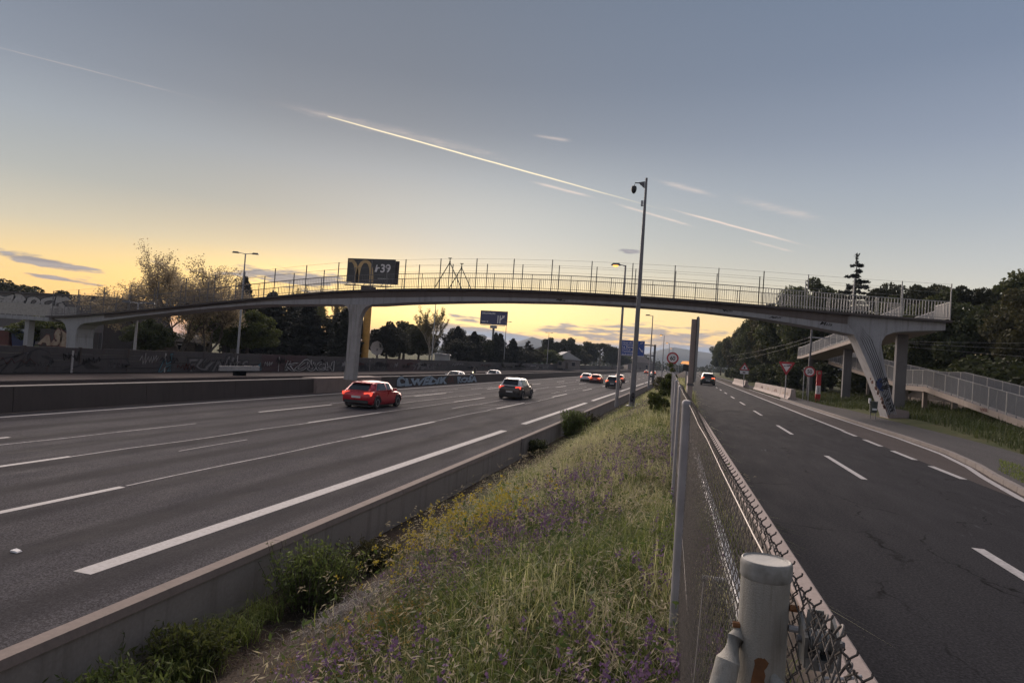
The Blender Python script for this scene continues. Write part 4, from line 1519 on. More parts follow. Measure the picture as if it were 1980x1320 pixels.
ab_ = arch_band(-.95, 1.45, 11.38, 14.65, .62, .42)
o1 = obj('arch', ab_, M['gold'], bb)
ab2 = arch_band(-3.35, 1.45, 11.38, 14.70, .62, .42, x0=-3.78)
obj('arch', ab2, M['gold'], bb)
letters('lettering', text_mesh('Ir', 1.5, .004, .03, .25, .8), M['sign_white'], bb, (.55, -.128, 13.0), FACE_Y, .85, .95)
letters('lettering', text_mesh('39', 1.75, .004, .035, 0, .95), M['sign_white'], bb, (1.45, -.128, 12.95), FACE_Y, 1.0, .95)
obj('lettering', MB().box(1.2, 2.9, -.132, -.122, 12.0, 12.06), M['paper'], bb)
obj('catwalk', MB().box(-3.8, 3.75, -.75, -.15, 10.82, 10.92), M['pole_dark'], bb)
for xx in np.linspace(-3.5, 3.5, 6):
    obj('catwalk_bracket', MB().bar((xx, -.7, 10.9), (xx, -.1, 11.36), .06), M['pole_dark'], bb)
obj('floodlight_bar', MB().box(-3.7, 3.7, -.95, -.85, 11.12, 11.20), M['white_paint'], bb)
obj('box_truss', MB().box(-1.3, .6, -.3, .7, 10.0, 10.8), M['bridge_dark'], bb)
pl = MB()
pl.hexa([(-2.35, -.35, -.6), (-1.35, -.35, -.6), (-1.35, .35, -.6), (-2.35, .35, -.6)], [(-.75, -.35, 10.1), (.15, -.35, 10.1), (.15, .35, 10.1), (-.75, .35, 10.1)])
obj('pole', MB().lathe([(.52, -.6), (.52, 10.0)], (-.05, 0, 0), 'z', 18), M['ochre_pole'], bb, smooth=True)

b2 = thing('billboard', 'distant navy billboard with lane arrow symbol above the dark conifers', 'billboard', (-79.4, 260, 0))
obj('board', MB().box(-5.95, 5.75, -.2, .2, 14.95, 20.55), M['board_navy'], b2)
obj('rim', MB().box(-6.05, 5.85, -.15, .25, 20.55, 20.75).box(-6.05, -5.95, -.15, .25, 14.9, 20.55).box(5.75, 5.85, -.15, .25, 14.9, 20.55), M['board'], b2)
letters('lettering', text_mesh('DECATHLON', .95, .01, .03), M['sign_white'], b2, (-5.3, -.22, 19.3), FACE_Y)
letters('lettering', text_mesh('Salida 18', .80, .01, .02), M['sign_white'], b2, (-5.3, -.22, 15.9), FACE_Y)
sy = MB()
sy.prism([(1.6, 15.6), (2.0, 15.6), (2.0, 18.9), (1.6, 18.9)], -.23, -.21)
sy.prism([(2.5, 15.6), (2.95, 15.6), (2.95, 16.9), (4.1, 18.0), (4.4, 17.7), (4.7, 19.0), (3.4, 18.8), (3.75, 18.4), (2.95, 17.55), (2.95, 18.9), (2.5, 18.9)], -.23, -.21)
obj('arrow_symbol', sy, M['sign_white'], b2)
obj('light_strip', MB().box(-5.4, 5.2, -1.1, -.3, 14.5, 14.72), M['white_paint'], b2)
obj('catwalk', MB().box(-1.2, 1.4, -1.0, .6, 13.4, 14.5), M['pole'], b2)
obj('pole', MB().lathe([(.5, -.6), (.5, 13.5)], (.1, 0, 0), 'z', 14), M['pole_dark'], b2, smooth=True)

# ------------------------------------------------------------------ concrete barriers beside the service road
GNJ = 'whitewashed barriers beside the service road'
nj0 = None
for k in range(5):
    y0 = 60.2 + k * 6.1
    t = thing('jersey_barrier', ['nearest', 'second', 'third', 'fourth', 'fifth'][k] + ' of the stained whitewashed concrete barriers beside the service road', 'barrier', (8.95, y0, .0), 0, GNJ)
    if nj0 is None:
        nj0 = nj_block(.03, 6.0, 1.05).mesh('body')
        nj0.materials.append(M['newjersey'])
    link('body', nj0, None, t)
    letters('graffiti', text_mesh(['ROKS', 'SUS', 'MIR', 'DEK', 'POL'][k], .8, .002, .02, .15, .9), M['gpaint_cream' if k % 2 == 0 else 'gpaint_red'], t, (-.222, 5.2, .30),
            Matrix(((0, 0, -1), (-1, 0, 0), (0, 1, 0))).to_4x4(), 1.9, .62)
for k in range(4):
    t = thing('jersey_barrier', ['nearest', 'second', 'third', 'farthest'][k] + ' whitewashed barrier of the far group past the warning sign', 'barrier', (8.6, 101 + k * 6.1, .0), 0, GNJ)
    link('body', nj0, None, t)

# ------------------------------------------------------------------ litter bin, utility pole
bn = thing('litter_bin', 'dark green litter bin on two legs beside the bridge leg', 'bin', (9.75, 38.6, .10))
obj('bin_body', MB().lathe([(.14, .35), (.18, .37), (.20, .92), (.21, .93), (.21, .97)], (0, 0, 0), 'z', 16), simple('bin_green', (.045, .055, .045), .6, .2, 6), bn, smooth=True)
obj('leg', MB().box(-.14, -.11, -.02, .02, 0, .5), M['pole_dark'], bn)
obj('leg', MB().box(.11, .14, -.02, .02, 0, .5), M['pole_dark'], bn)
obj('bracket', MB().box(-.24, -.14, -.06, .06, .85, 1.12), M['paper'], bn)
obj('label', MB().box(-.10, .12, -.215, -.208, .50, .60), M['paper'], bn)

up = thing('utility_pole', 'thin dark utility pole carrying wires behind the 50 sign', 'utility pole', (10.55, 63, 0))
obj('pole', MB().tube([(0, 0, 0), (.05, 0, 6.6)], [.11, .08], 10), M['pole_dark'], up)
obj('cross_arm', MB().box(-.15, 2.6, -.05, .05, 5.65, 5.75), M['galv'], up)
for k, (a, b) in enumerate([((0, 0, 5.7), (-4.5, 45, 4.6)), ((2.4, 0, 5.7), (25, -18, 5.2)), ((2.4, 0, 5.65), (25, -18, 6.2)), ((0, 0, 5.4), (-4.0, 45, 3.9)), ((2.4, 0, 5.6), (26, -20, 4.0))]):
    P = np.array([np.array(a) * (1 - t) + np.array(b) * t - np.array([0, 0, 1.0 * t * (1 - t)]) for t in np.linspace(0, 1, 12)])
    V, F = tubes_np([P], .007, 5)
    link('cable', np_mesh('cable', V, F), M['pole'], up)

# ------------------------------------------------------------------ guard rail segment on the far carriageway
gs = thing('barrier_segment', 'short grey metal barrier segment on low feet in front of the graffiti wall', 'guard rail', (-37.6, 48.4, -1.2))
obj('beam', MB().box(-.06, .06, -2.6, 2.6, .62, .78).box(-.08, .08, -2.6, 2.6, .42, .58), M['galv'], gs)
for yy in (-1.5, 1.2):
    obj('foot', MB().box(-.3, .3, -.5, .5, 0, .42), M['bridge_dark'], gs)
obj('lip', MB().box(-.07, .07, -2.62, 2.62, .79, .82), M['galv'], gs)

# ------------------------------------------------------------------ orange board far along the service road
ow = thing('works_board', 'small orange lit works board partly behind the edge-on sign', 'works board', (-.05, 62, 0))
obj('board', MB().prism([(-.55, 2.55), (-.40, 2.78), (.1, 2.82), (.45, 2.7), (.45, 2.45), (-.1, 2.55)], -.04, .04), M['amber'], ow)
obj('frame', MB().box(-.3, .42, .05, .12, 1.9, 2.5), M['plastic'], ow)
obj('post', MB().box(-.03, .09, .05, .13, .3, 1.9), M['pole'], ow)

# ------------------------------------------------------------------ sheds, houses and other buildings behind the wall
def house(label, x, y, z, w, d, h, rh, wallm, roofm, rz=0.0, name='house'):
    t = thing(name, label, 'house', (x, y, z), rz)
    obj('wall', MB().box(-w / 2, w / 2, -d / 2, d / 2, 0, h), wallm, t)
    rf = MB()
    rf.prism([(-w / 2 - .4, h + .004), (w / 2 + .4, h + .004), (0, h + rh)], -d / 2 - .4, d / 2 + .4)
    r_ = obj('roof', rf, roofm, t)
    obj('chimney', MB().box(w * .15, w * .15 + .6, -.3, .3, h + rh * .4, h + rh + .5), wallm, r_)
    for k in (-1, 1):
        wn = obj('window', MB().box(k * w * .25 - .5, k * w * .25 + .5, -d / 2 - .03, -d / 2 + .02, h * .35, h * .75), M['glass'], t)
        obj('frame', MB().box(k * w * .25 - .58, k * w * .25 + .58, -d / 2 - .06, -d / 2 - .031, h * .75, h * .75 + .08), M['white_paint'], wn)
    obj('door', MB().box(-.45, .45, -d / 2 - .03, -d / 2 + .02, 0, min(2.0, h * .9)), M['bark'], t)
    return t


house('low house with pale tiled roof under the dark conifers', -60, 82, -.5, 8, 6, 1.7, 1.9, M['plaster'], M['roof_tile'], .5)
house('small house with a light roof behind the big leafy tree', -62, 68, -.4, 6, 5, 1.5, .9, M['bark'], M['roof_tile'], .3)
house('cream house with white gable among the far trees', -40, 215, -.6, 9, 9, 3.0, 2.6, M['plaster'], M['ivory'], .4)
house('green-walled far house next to the round pine', -52, 240, -.6, 8, 8, 6.0, 2.0, simple('pale_green_wall', (.30, .36, .27), .9, .1, 1), M['roof_tile'], .2)
house('brick house with a low gable far beyond the blue sign', -30, 420, -1, 16, 12, 5.0, 5.0, M['plaster'], M['roof_tile'], .3)
dish = thing('satellite_dish', 'white octagonal dish standing behind the wall right of the pier', 'dish', (-46.8, 92, -.6))
obj('reflector', MB().lathe([(.05, .16), (.9, .02), (1.15, -.10), (1.12, -.10), (.85, .0), (.05, .10)][::-1], (0, 0, 2.55), 'y', 8), M['white_paint'], dish)
obj('mount', MB().box(-.12, .12, .05, .3, 0, 2.5), M['pole'], dish)
for k, (x, y, s_) in enumerate(((-50.2, 92, 1.0), (-43.6, 112, .9), (-47.0, 124, 1.1))):
    t = thing('white_shed', ['white shed just left of the octagonal dish', 'small white hut behind the wall below the poplar', 'far white hut among the tree trunks'][k], 'shed', (x, y, -.6), .3)
    obj('wall', MB().box(-1.5 * s_, 1.5 * s_, -1, 1, 0, 2.3 * s_), M['ivory'], t)
    obj('roof', MB().prism([(-1.7 * s_, 2.304 * s_), (1.7 * s_, 2.304 * s_), (1.5 * s_, 2.6 * s_), (-1.5 * s_, 2.7 * s_)], -1.2, 1.2), M['galv'], t)
    obj('door', MB().box(-.4, .4, -1.03, -.98, 0, 1.8), M['galv'], t)

lb = thing('graffiti_building', 'low flat-roofed building with white graffiti lettering behind the left ramp', 'building', (-76.5, 62, .5))
obj('wall', MB().box(-14, 9, -.2, 10, -1.4, 5.15), concrete('dark_parapet', (.13, .115, .115), (.06, .05, .05), .4), lb)
obj('roof_edge', MB().box(-14.2, 9.2, -.35, 10.2, 5.154, 5.4), M['bridge_dark'], lb)
letters('graffiti', text_mesh('EBROCK', 1.0, .004, .13, .15, 1.12), M['gpaint_black'], lb, (-9.0, -.22, 3.75), FACE_Y, 2.9, 1.6)
letters('graffiti', text_mesh('EBROCK', 1.0, .004, .075, .15, 1.12), M['gpaint_white'], lb, (-9.0, -.232, 3.75), FACE_Y, 2.9, 1.6)
gwl = thing('graffiti_parapet', 'cream lettered graffiti wall seen below the left ramp', 'wall', (-57, 47, -.7))
obj('wall', MB().box(-1.5, 5.4, -.15, .15, 0, 2.35), M['gwall'], gwl)
letters('graffiti', text_mesh('ASER', 1.0, .004, .12, .05, 1.1), M['gpaint_red'], gwl, (-1.35, -.16, .95), FACE_Y, 1.95, 1.5)
letters('graffiti', text_mesh('ASER', 1.0, .004, .07, .05, 1.1), M['gpaint_cream'], gwl, (-1.35, -.172, .95), FACE_Y, 1.95, 1.5)
for k, (x, m_, lab) in enumerate(((-64.6, 'gpaint_red', 'dark red waste container under the left ramp'), (-62.6, 'gpaint_deepblue', 'blue waste container under the left ramp'))):
    t = thing('waste_container', lab, 'container', (x, 48.5, -.55))
    obj('body', MB().hexa([(-.75, -.5, .2), (.75, -.5, .2), (.75, .5, .2), (-.75, .5, .2)], [(-.85, -.6, 1.75), (.85, -.6, 1.75), (.85, .6, 1.75), (-.85, .6, 1.75)]), M[m_], t)
    obj('lid', MB().prism([(-.6, 1.754), (.6, 1.754), (.45, 2.0), (-.45, 2.0)], -.88, .88, 'x'), M['galv'], t)
    for a in (-.6, .6):
        obj('wheel', MB().lathe([(.12, -.05), (.12, .05)], (a, -.4, .12), 'x', 10), M['tyre'], t)

# rubble retaining wall behind the access ramp: every stone its own piece
rw = thing('rubble_wall', 'low rubble stone wall at the foot of the trees behind the access ramp', 'wall', (18.3, 0, .3))
obj('core', MB().box(.12, .5, 34, 80, -.3, .62), M['bark'], rw)
smes = []
for k in range(6):
    r2 = random.Random(k)
    mb = MB()
    a, b, c = .17 + .1 * r2.random(), .17 + .12 * r2.random(), .12 + .05 * r2.random()
    j = lambda: r2.uniform(.82, 1.05)
    mb.hexa([(-a * j(), -b * j(), -c * j()), (a * j(), -b * j(), -c * j()), (a * j(), b * j(), -c * j()), (-a * j(), b * j(), -c * j())],
            [(-a * j(), -b * j(), c * j()), (a * j(), -b * j(), c * j()), (a * j(), b * j(), c * j()), (-a * j(), b * j(), c * j())])
    me = mb.mesh('stone')
    me.materials.append(M['stone'])
    smes.append(me)
for row in range(3):
    for i in range(84):
        o = bpy.data.objects.new('stone', smes[rnd.randrange(6)])
        COL.objects.link(o)
        o.parent = rw
        o.location = (.02 + rnd.uniform(-.04, .04), 34.3 + i * .54 + .27 * (row % 2) + rnd.uniform(-.05, .05), .05 + row * .27)
        o.rotation_euler = (rnd.uniform(-.12, .12), rnd.uniform(-.12, .12), rnd.uniform(-.15, .15))
# dark retaining wall at the edge of the wood
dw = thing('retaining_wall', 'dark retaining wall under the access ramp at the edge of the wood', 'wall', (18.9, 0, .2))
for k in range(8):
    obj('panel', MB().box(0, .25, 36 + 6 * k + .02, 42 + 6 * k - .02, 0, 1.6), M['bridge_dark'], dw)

# ------------------------------------------------------------------ cars
def car_paint(name, col, rough=.32, metal=.25):
    return simple(name, col, rough, .05, 2, metal=metal, coat=.6, objspace=True)


def build_car(name, label, kind, paint, loc, rz=0.0, lit='tail', scale=1.0, group=None, roofmat=None, plate=True):
    """local frame: +y forward, z up, wheels on z = 0"""
    hatch = kind == 'hatch'
    suv = kind == 'suv'
    L, W, H = {'hatch': (4.15, 1.78, 1.42), 'suv': (4.45, 1.84, 1.63), 'sedan': (4.6, 1.80, 1.44)}[kind]
    t = thing(name, label, 'car', loc, rz, group)
    t.scale = (scale,) * 3
    hw, hl = W / 2, L / 2
    gc = .20 if not suv else .25
    belt = .92 if not suv else 1.05
    hood = .86 if not suv else 1.0
    st = [(-hl, .48, belt - .16, hw * .80), (-hl + .05, .30, belt - .05, hw * .90), (-hl + .28, gc + .03, belt + .02, hw * .975), (-hl + .9, gc, belt + .02, hw),
          (-.2, gc, belt, hw), (hl - 1.25, gc, belt - .03, hw), (hl - .85, gc, hood, hw * .985), (hl - .30, gc + .03, hood - .10, hw * .95), (hl - .08, .30, hood - .20, hw * .84), (hl, .42, hood - .30, hw * .68)]
    rings = []
    for y, zl, zh, w in st:
        d = zh - zl
        half = [(0, zl), (w * .90, zl), (w * .985, zl + .10 * d + .02), (w, zl + .38 * d), (w * .985, zl + .70 * d), (w * .95, zh - .05), (w * .86, zh), (0, zh + .012)]
        rings.append([(x, y, z) for x, z in half] + [(-x, y, z) for x, z in reversed(half[1:-1])])
    b = MB()
    loft(b, rings)
    obj('body', b, paint, t, smooth=True)
    # greenhouse
    if kind == 'sedan':
        gs_ = [(-hl + .55, belt, belt + .005, hw * .84, hw * .78), (-hl + 1.15, belt, H - .08, hw * .90, hw * .66), (-.35, belt, H, hw * .93, hw * .68), (.35, belt, H - .03, hw * .92, hw * .67),
               (hl - 1.15, belt - .03, belt - .015, hw * .88, hw * .80)]
    else:
        gs_ = [(-hl + .10, belt, belt + .005, hw * .84, hw * .78), (-hl + (.62 if hatch else .52), belt, H - .10, hw * .91, hw * .67), (-hl + 1.0, belt, H - .02, hw * .93, hw * .69), (-.15, belt, H, hw * .94, hw * .71),
               (.45, belt, H - .05, hw * .93, hw * .69), (hl - 1.10, belt - .03, belt - .015, hw * .88, hw * .80)]
    rings = []
    for y, zb, zr, wb_, wr in gs_:
        d = zr - zb
        half = [(0, zb), (wb_, zb), (wb_ * .99, zb + .15 * d), (wr * 1.03, zr - .10 * d), (wr * .93, zr - .012 * (d > .1)), (0, zr + .02 * (d > .1))]
        rings.append([(x, y, z) for x, z in half] + [(-x, y, z) for x, z in reversed(half[1:-1])])
    gh = MB()
    loft(gh, rings)
    cab = obj('cabin', gh, roofmat or paint, t, smooth=True)

    def gi(y):
        ys = [g_[0] for g_ in gs_]
        return [float(np.interp(y, ys, [g_[k] for g_ in gs_])) for k in (1, 2, 3, 4)]

    def side_pt(y, f, s_):
        zb, zr, wb_, wr = gi(y)
        z = zb + (zr - zb) * f
        d = zr - zb
        f0, f1 = .15, .90
        x = np.interp(f, [0, f0, f1, 1], [wb_, wb_ * .99, wr * 1.03, wr * .93])
        return (s_ * (x + .008), y, z)
    y0 = gs_[1][0] + (.0 if kind != 'sedan' else -.25)
    for s_ in (-1, 1):
        for a, b_ in ((y0 + .12, -.22), (-.12, .62)):
            mb = MB()
            yy = np.linspace(a, b_, 4)
            q = []
            for u in yy:
                hi = .86
                q += [side_pt(u, .12, s_), side_pt(u, hi, s_)]
            if b_ > .5:
                q += [side_pt(hl - 1.28, .15, s_), side_pt(hl - 1.28, .55, s_)]
            mb.add(q, [(2 * i, 2 * i + 2, 2 * i + 3, 2 * i + 1) for i in range(len(q) // 2 - 1)])
            obj('side_window', mb, M['glass'], cab, fix=False)
    # windscreen and rear window
    for (ga, gb_, f0, f1, nm) in ((gs_[0], gs_[1], .10, .90, 'rear_window'), (gs_[-1], gs_[-2], .08, .95, 'windscreen')):
        sgn = -1 if nm == 'rear_window' else 1
        mb = MB()
        q = []
        for f in (f0, (f0 + f1) / 2, f1):
            y = ga[0] + (gb_[0] - ga[0]) * f
            zb, zr, wb_, wr = gi(y)
            d = zr - zb
            wr2 = wr * (.88 if nm == 'rear_window' else .92)
            q += [(-wr2, y + sgn * .014, zr + .014), (wr2, y + sgn * .014, zr + .014)]
        mb.add(q, [(0, 1, 3, 2), (2, 3, 5, 4)])
        obj(nm, mb, M['glass'], cab, fix=False)
    obj('floor_pan', MB().box(-hw * .86, hw * .86, -hl + .3, hl - .35, gc - .09, gc + .012), M['plastic'], t)  # black underbody, added to darken the ground contact below the car
    # lower trim
    obj('bumper', MB().box(-hw * .80, hw * .80, -hl - .012, -hl + .2, .30, .46), M['plastic'], t)
    obj('bumper', MB().box(-hw * .70, hw * .70, hl - .2, hl + .012, .28, .42), M['plastic'], t)
    if suv:
        for s_ in (-1, 1):
            obj('sill', MB().box(min(s_ * hw * .9, s_ * hw * 1.008), max(s_ * hw * .9, s_ * hw * 1.008), -hl + .9, hl - 1.0, gc - .02, gc + .18), M['plastic'], t)
    # wheels
    r_ = .325 if not suv else .36
    for s_ in (-1, 1):
        for wy in (-hl + .78, hl - .86):
            wh = MB()
            x0, x1 = s_ * (hw - .20), s_ * (hw + .012)
            wh.lathe([(r_ * .6, x0), (r_ * .95, x0), (r_, x0 + s_ * .03), (r_, x1 - s_ * .03), (r_ * .95, x1), (r_ * .62, x1)], (0, wy, r_), 'x', 22)
            w_ob = obj('wheel', wh, M['tyre'], t, smooth=True)
            rm = MB()
            rm.lathe([(r_ * .62, x1 - s_ * .004), (r_ * .60, x1 + s_ * .006), (.05, x1 - s_ * .02)], (0, wy, r_), 'x', 22)
            obj('rim', rm, M['rim'], w_ob, smooth=True)
            ah = MB()
            pts = [(s_ * (hw + .004), wy + (r_ + .05) * math.cos(a), r_ + (r_ + .05) * math.sin(a)) for a in np.linspace(.05, math.pi - .05, 9)]
            ah.tube(pts, .035 if not suv else .05, 5)
            obj('wheel_arch', ah, M['plastic'], t)
    # lamps
    for s_ in (-1, 1):
        zt_ = belt - .12
        a0, a1 = sorted((s_ * hw * .50, s_ * hw * .93))
        tl = MB()
        tl.hexa([(a0, -hl + .0, zt_ - .10), (a1, -hl + .06, zt_ - .10), (a1, -hl + .30, zt_ - .09), (a0, -hl + .2, zt_ - .09)],
                [(a0, -hl + .0, zt_ + .08), (a1, -hl + .05, zt_ + .10), (a1, -hl + .30, zt_ + .10), (a0, -hl + .2, zt_ + .08)])
        obj('tail_lamp', tl, (M['tail'] if lit == 'tail' else M['tail_far'] if lit == 'far' else M['sign_red']), t)
        a0, a1 = sorted((s_ * hw * .50, s_ * hw * .90))
        hm = MB()
        hm.hexa([(a0, hl - .30, hood - .32), (a1, hl - .34, hood - .32), (a1, hl - .12, hood - .32), (a0, hl + .0, hood - .32)],
                [(a0, hl - .30, hood - .16), (a1, hl - .34, hood - .14), (a1, hl - .16, hood - .16), (a0, hl - .03, hood - .18)])
        obj('head_lamp', hm, M['headlamp'] if lit == 'head' else M['glass'], t)
        obj('mirror', MB().box(min(s_ * hw * .93, s_ * (hw + .16)), max(s_ * hw * .93, s_ * (hw + .16)), hl - 1.52, hl - 1.40, belt + .0, belt + .13), paint, t)
    if plate:
        obj('number_plate', MB().box(-.26, .26, -hl - .018, -hl + .05, .56, .67), M['paper'], t)
    obj('spoiler', MB().box(-hw * .62, hw * .62, gs_[1][0] - .16, gs_[1][0] + .1, gs_[1][2] + .01, gs_[1][2] + .045), roofmat or paint, cab) if kind != 'sedan' else None
    if suv:
        for s_ in (-1, 1):
            obj('roof_rail', MB().tube([(s_ * hw * .62, -hl + .7, H + .01), (s_ * hw * .62, -.3, H + .05), (s_ * hw * .60, .35, H - .0)], .016, 6), M['rim'], cab)
    return t


RED = car_paint('car_red', (.46, .012, .028))
GREY = car_paint('car_warm_grey', (.045, .040, .040))
WHITE = car_paint('car_white', (.70, .69, .70), metal=0)
DARK = car_paint('car_black', (.035, .035, .04))
GREEN = car_paint('car_dark_olive', (.055, .058, .045))
ORANGE = car_paint('car_orange_red', (.50, .07, .03))
build_car('car', 'bright red hatchback driving away in the left motorway lane near the pier', 'hatch', RED, (-16.75, 33.0, -1.2))
build_car('car', 'grey crossover with pale roof driving away beyond the red hatchback', 'suv', GREY, (-13.05, 50.3, -1.2), roofmat=WHITE)
GC = 'small cars ahead on the motorway'
build_car('car', 'distant white hatchback, leftmost of the four cars ahead', 'hatch', WHITE, (-16.0, 108, -1.2), lit='far', group=GC)
build_car('car', 'distant orange-red hatchback right beside the white one', 'hatch', ORANGE, (-14.0, 105, -1.2), lit='far', group=GC)
build_car('car', 'dark car with red lights, nearest of the four cars ahead', 'suv', DARK, (-9.6, 90, -1.2), lit='far', group=GC)
build_car('car', 'red car just beyond the dark one ahead', 'hatch', ORANGE, (-11.6, 118, -1.2), lit='far', group=GC)
build_car('car', 'very far red car left of the gantry upright', 'hatch', ORANGE, (-17, 290, -1.2), lit='far', group=GC)
build_car('car', 'very far red car right of the gantry upright', 'suv', ORANGE, (-12.6, 262, -1.2), lit='far', group=GC)
build_car('car', 'very far dark car behind the gantry upright', 'sedan', DARK, (-10.2, 200, -1.2), lit='far', group=GC)
build_car('car', 'dark estate car with red tail lights driving away on the service road', 'suv', GREEN, (3.0, 98.5, 0), lit='far', scale=1.06)
build_car('car', 'white sedan passing behind the blue median graffiti', 'sedan', WHITE, (-27.3, 75.0, -1.58), math.pi, lit='head_off')
build_car('car', 'white oncoming car with lit headlights on the far carriageway', 'sedan', WHITE, (-28.6, 95.5, -1.58), math.pi, lit='head')

mc = thing('motorcycle', 'small motorcycle with lit headlight beside the oncoming white car', 'motorcycle', (-31.2, 94, -1.58), math.pi)
for wy in (-.7, .7):
    obj('wheel', MB().lathe([(.20, -.05), (.30, -.06), (.32, 0), (.30, .06), (.20, .05)], (0, wy, .32), 'x', 14), M['tyre'], mc)
obj('frame', MB().hexa([(-.14, -.7, .45), (.14, -.7, .45), (.14, .6, .42), (-.14, .6, .42)], [(-.12, -.6, .85), (.12, -.6, .85), (.18, .5, .98), (-.18, .5, .98)]), M['plastic'], mc)
obj('fairing', MB().hexa([(-.22, .45, .7), (.22, .45, .7), (.12, .8, .7), (-.12, .8, .7)], [(-.18, .4, 1.2), (.18, .4, 1.2), (.08, .62, 1.2), (-.08, .62, 1.2)]), M['plastic'], mc)
obj('head_lamp', MB().lathe([(.11, .80), (.12, .84), (.05, .87)], (0, 0, .92), 'y', 12), M['headlamp'], mc)
obj('handlebar', MB().tube([(-.36, .30, 1.08), (0, .42, 1.05), (.36, .30, 1.08)], .02, 6), M['pole_dark'], mc)
# the rider: one continuous skinned body
pm_ = bpy.data.meshes.new('person')
J = {'pelvis': (0, -.25, .95), 'chest': (0, -.05, 1.32), 'neck': (0, .02, 1.50), 'head': (0, .07, 1.68), 'ls': (-.18, -.02, 1.42), 'le': (-.30, .12, 1.18), 'lh': (-.34, .30, 1.10),
     'rs': (.18, -.02, 1.42), 're': (.30, .12, 1.18), 'rh': (.34, .30, 1.10), 'lk': (-.20, .15, .82), 'lf': (-.20, -.12, .42), 'lt': (-.20, .08, .38), 'rk': (.20, .15, .82), 'rf': (.20, -.12, .42), 'rt': (.20, .08, .38)}
ks_ = list(J)
ed = [('pelvis', 'chest'), ('chest', 'neck'), ('neck', 'head'), ('chest', 'ls'), ('ls', 'le'), ('le', 'lh'), ('chest', 'rs'), ('rs', 're'), ('re', 'rh'), ('pelvis', 'lk'), ('lk', 'lf'), ('lf', 'lt'),
      ('pelvis', 'rk'), ('rk', 'rf'), ('rf', 'rt')]
rad = dict(pelvis=.16, chest=.17, neck=.07, head=.14, ls=.08, le=.06, lh=.05, rs=.08, re=.06, rh=.05, lk=.085, lf=.06, lt=.05, rk=.085, rf=.06, rt=.05)
pm_.from_pydata([J[k] for k in ks_], [(ks_.index(a), ks_.index(b)) for a, b in ed], [])
po = link('person', pm_, M['plastic'])
po.location, po.rotation_euler = (-31.2, 94, -1.58), (0, 0, math.pi)
md = po.modifiers.new('skin', 'SKIN')
for i, k in enumerate(ks_):
    pm_.skin_vertices[0].data[i].radius = (rad[k], rad[k])
pm_.skin_vertices[0].data[0].use_root = True
po.modifiers.new('sub', 'SUBSURF').levels = 1
tag(po, 'person in dark clothing and helmet riding the oncoming motorcycle', 'person')

# ------------------------------------------------------------------ vegetation generators
def quad_leaves(P, size, rs, aspect=1.0, up=None, droop=None):
    """one randomly turned quad per point"""
    n = len(P)
    a = rs.normal(size=(n, 3))
    if up is not None:
        a[:, 2] += up
    a /= np.linalg.norm(a, axis=1)[:, None]
    b = np.cross(a, rs.normal(size=(n, 3)))
    b /= np.linalg.norm(b, axis=1)[:, None] + 1e-9
    s_ = (size * rs.uniform(.6, 1.35, n))[:, None]
    a, b = a * s_ * aspect, b * s_ / aspect * .8
    V = np.stack([P - a, P - b * .9, P + a, P + b], 1).reshape(-1, 3)
    F = np.arange(4 * n).reshape(n, 4)
    return V, F


def ball(rs, n, shell=.55):
    d = rs.normal(size=(n, 3))
    d /= np.linalg.norm(d, axis=1)[:, None]
    return d * (shell + (1 - shell) * rs.uniform(0, 1, n)[:, None] ** .6)


def clumps_crown(rs, centers, radii, per, size, flat=.75, aspect=1.0):
    pts = []
    for c, r_ in zip(centers, radii):
        q = ball(rs, per) * r_ * np.array([1, 1, flat])
        pts.append(q + c)
    P = np.concatenate(pts)
    return quad_leaves(P, size, rs, aspect)


def limbs_mesh(branches, n=6):
    mb = MB()
    for pts, rr in branches:
        mb.tube(pts, rr, n)
    return mb


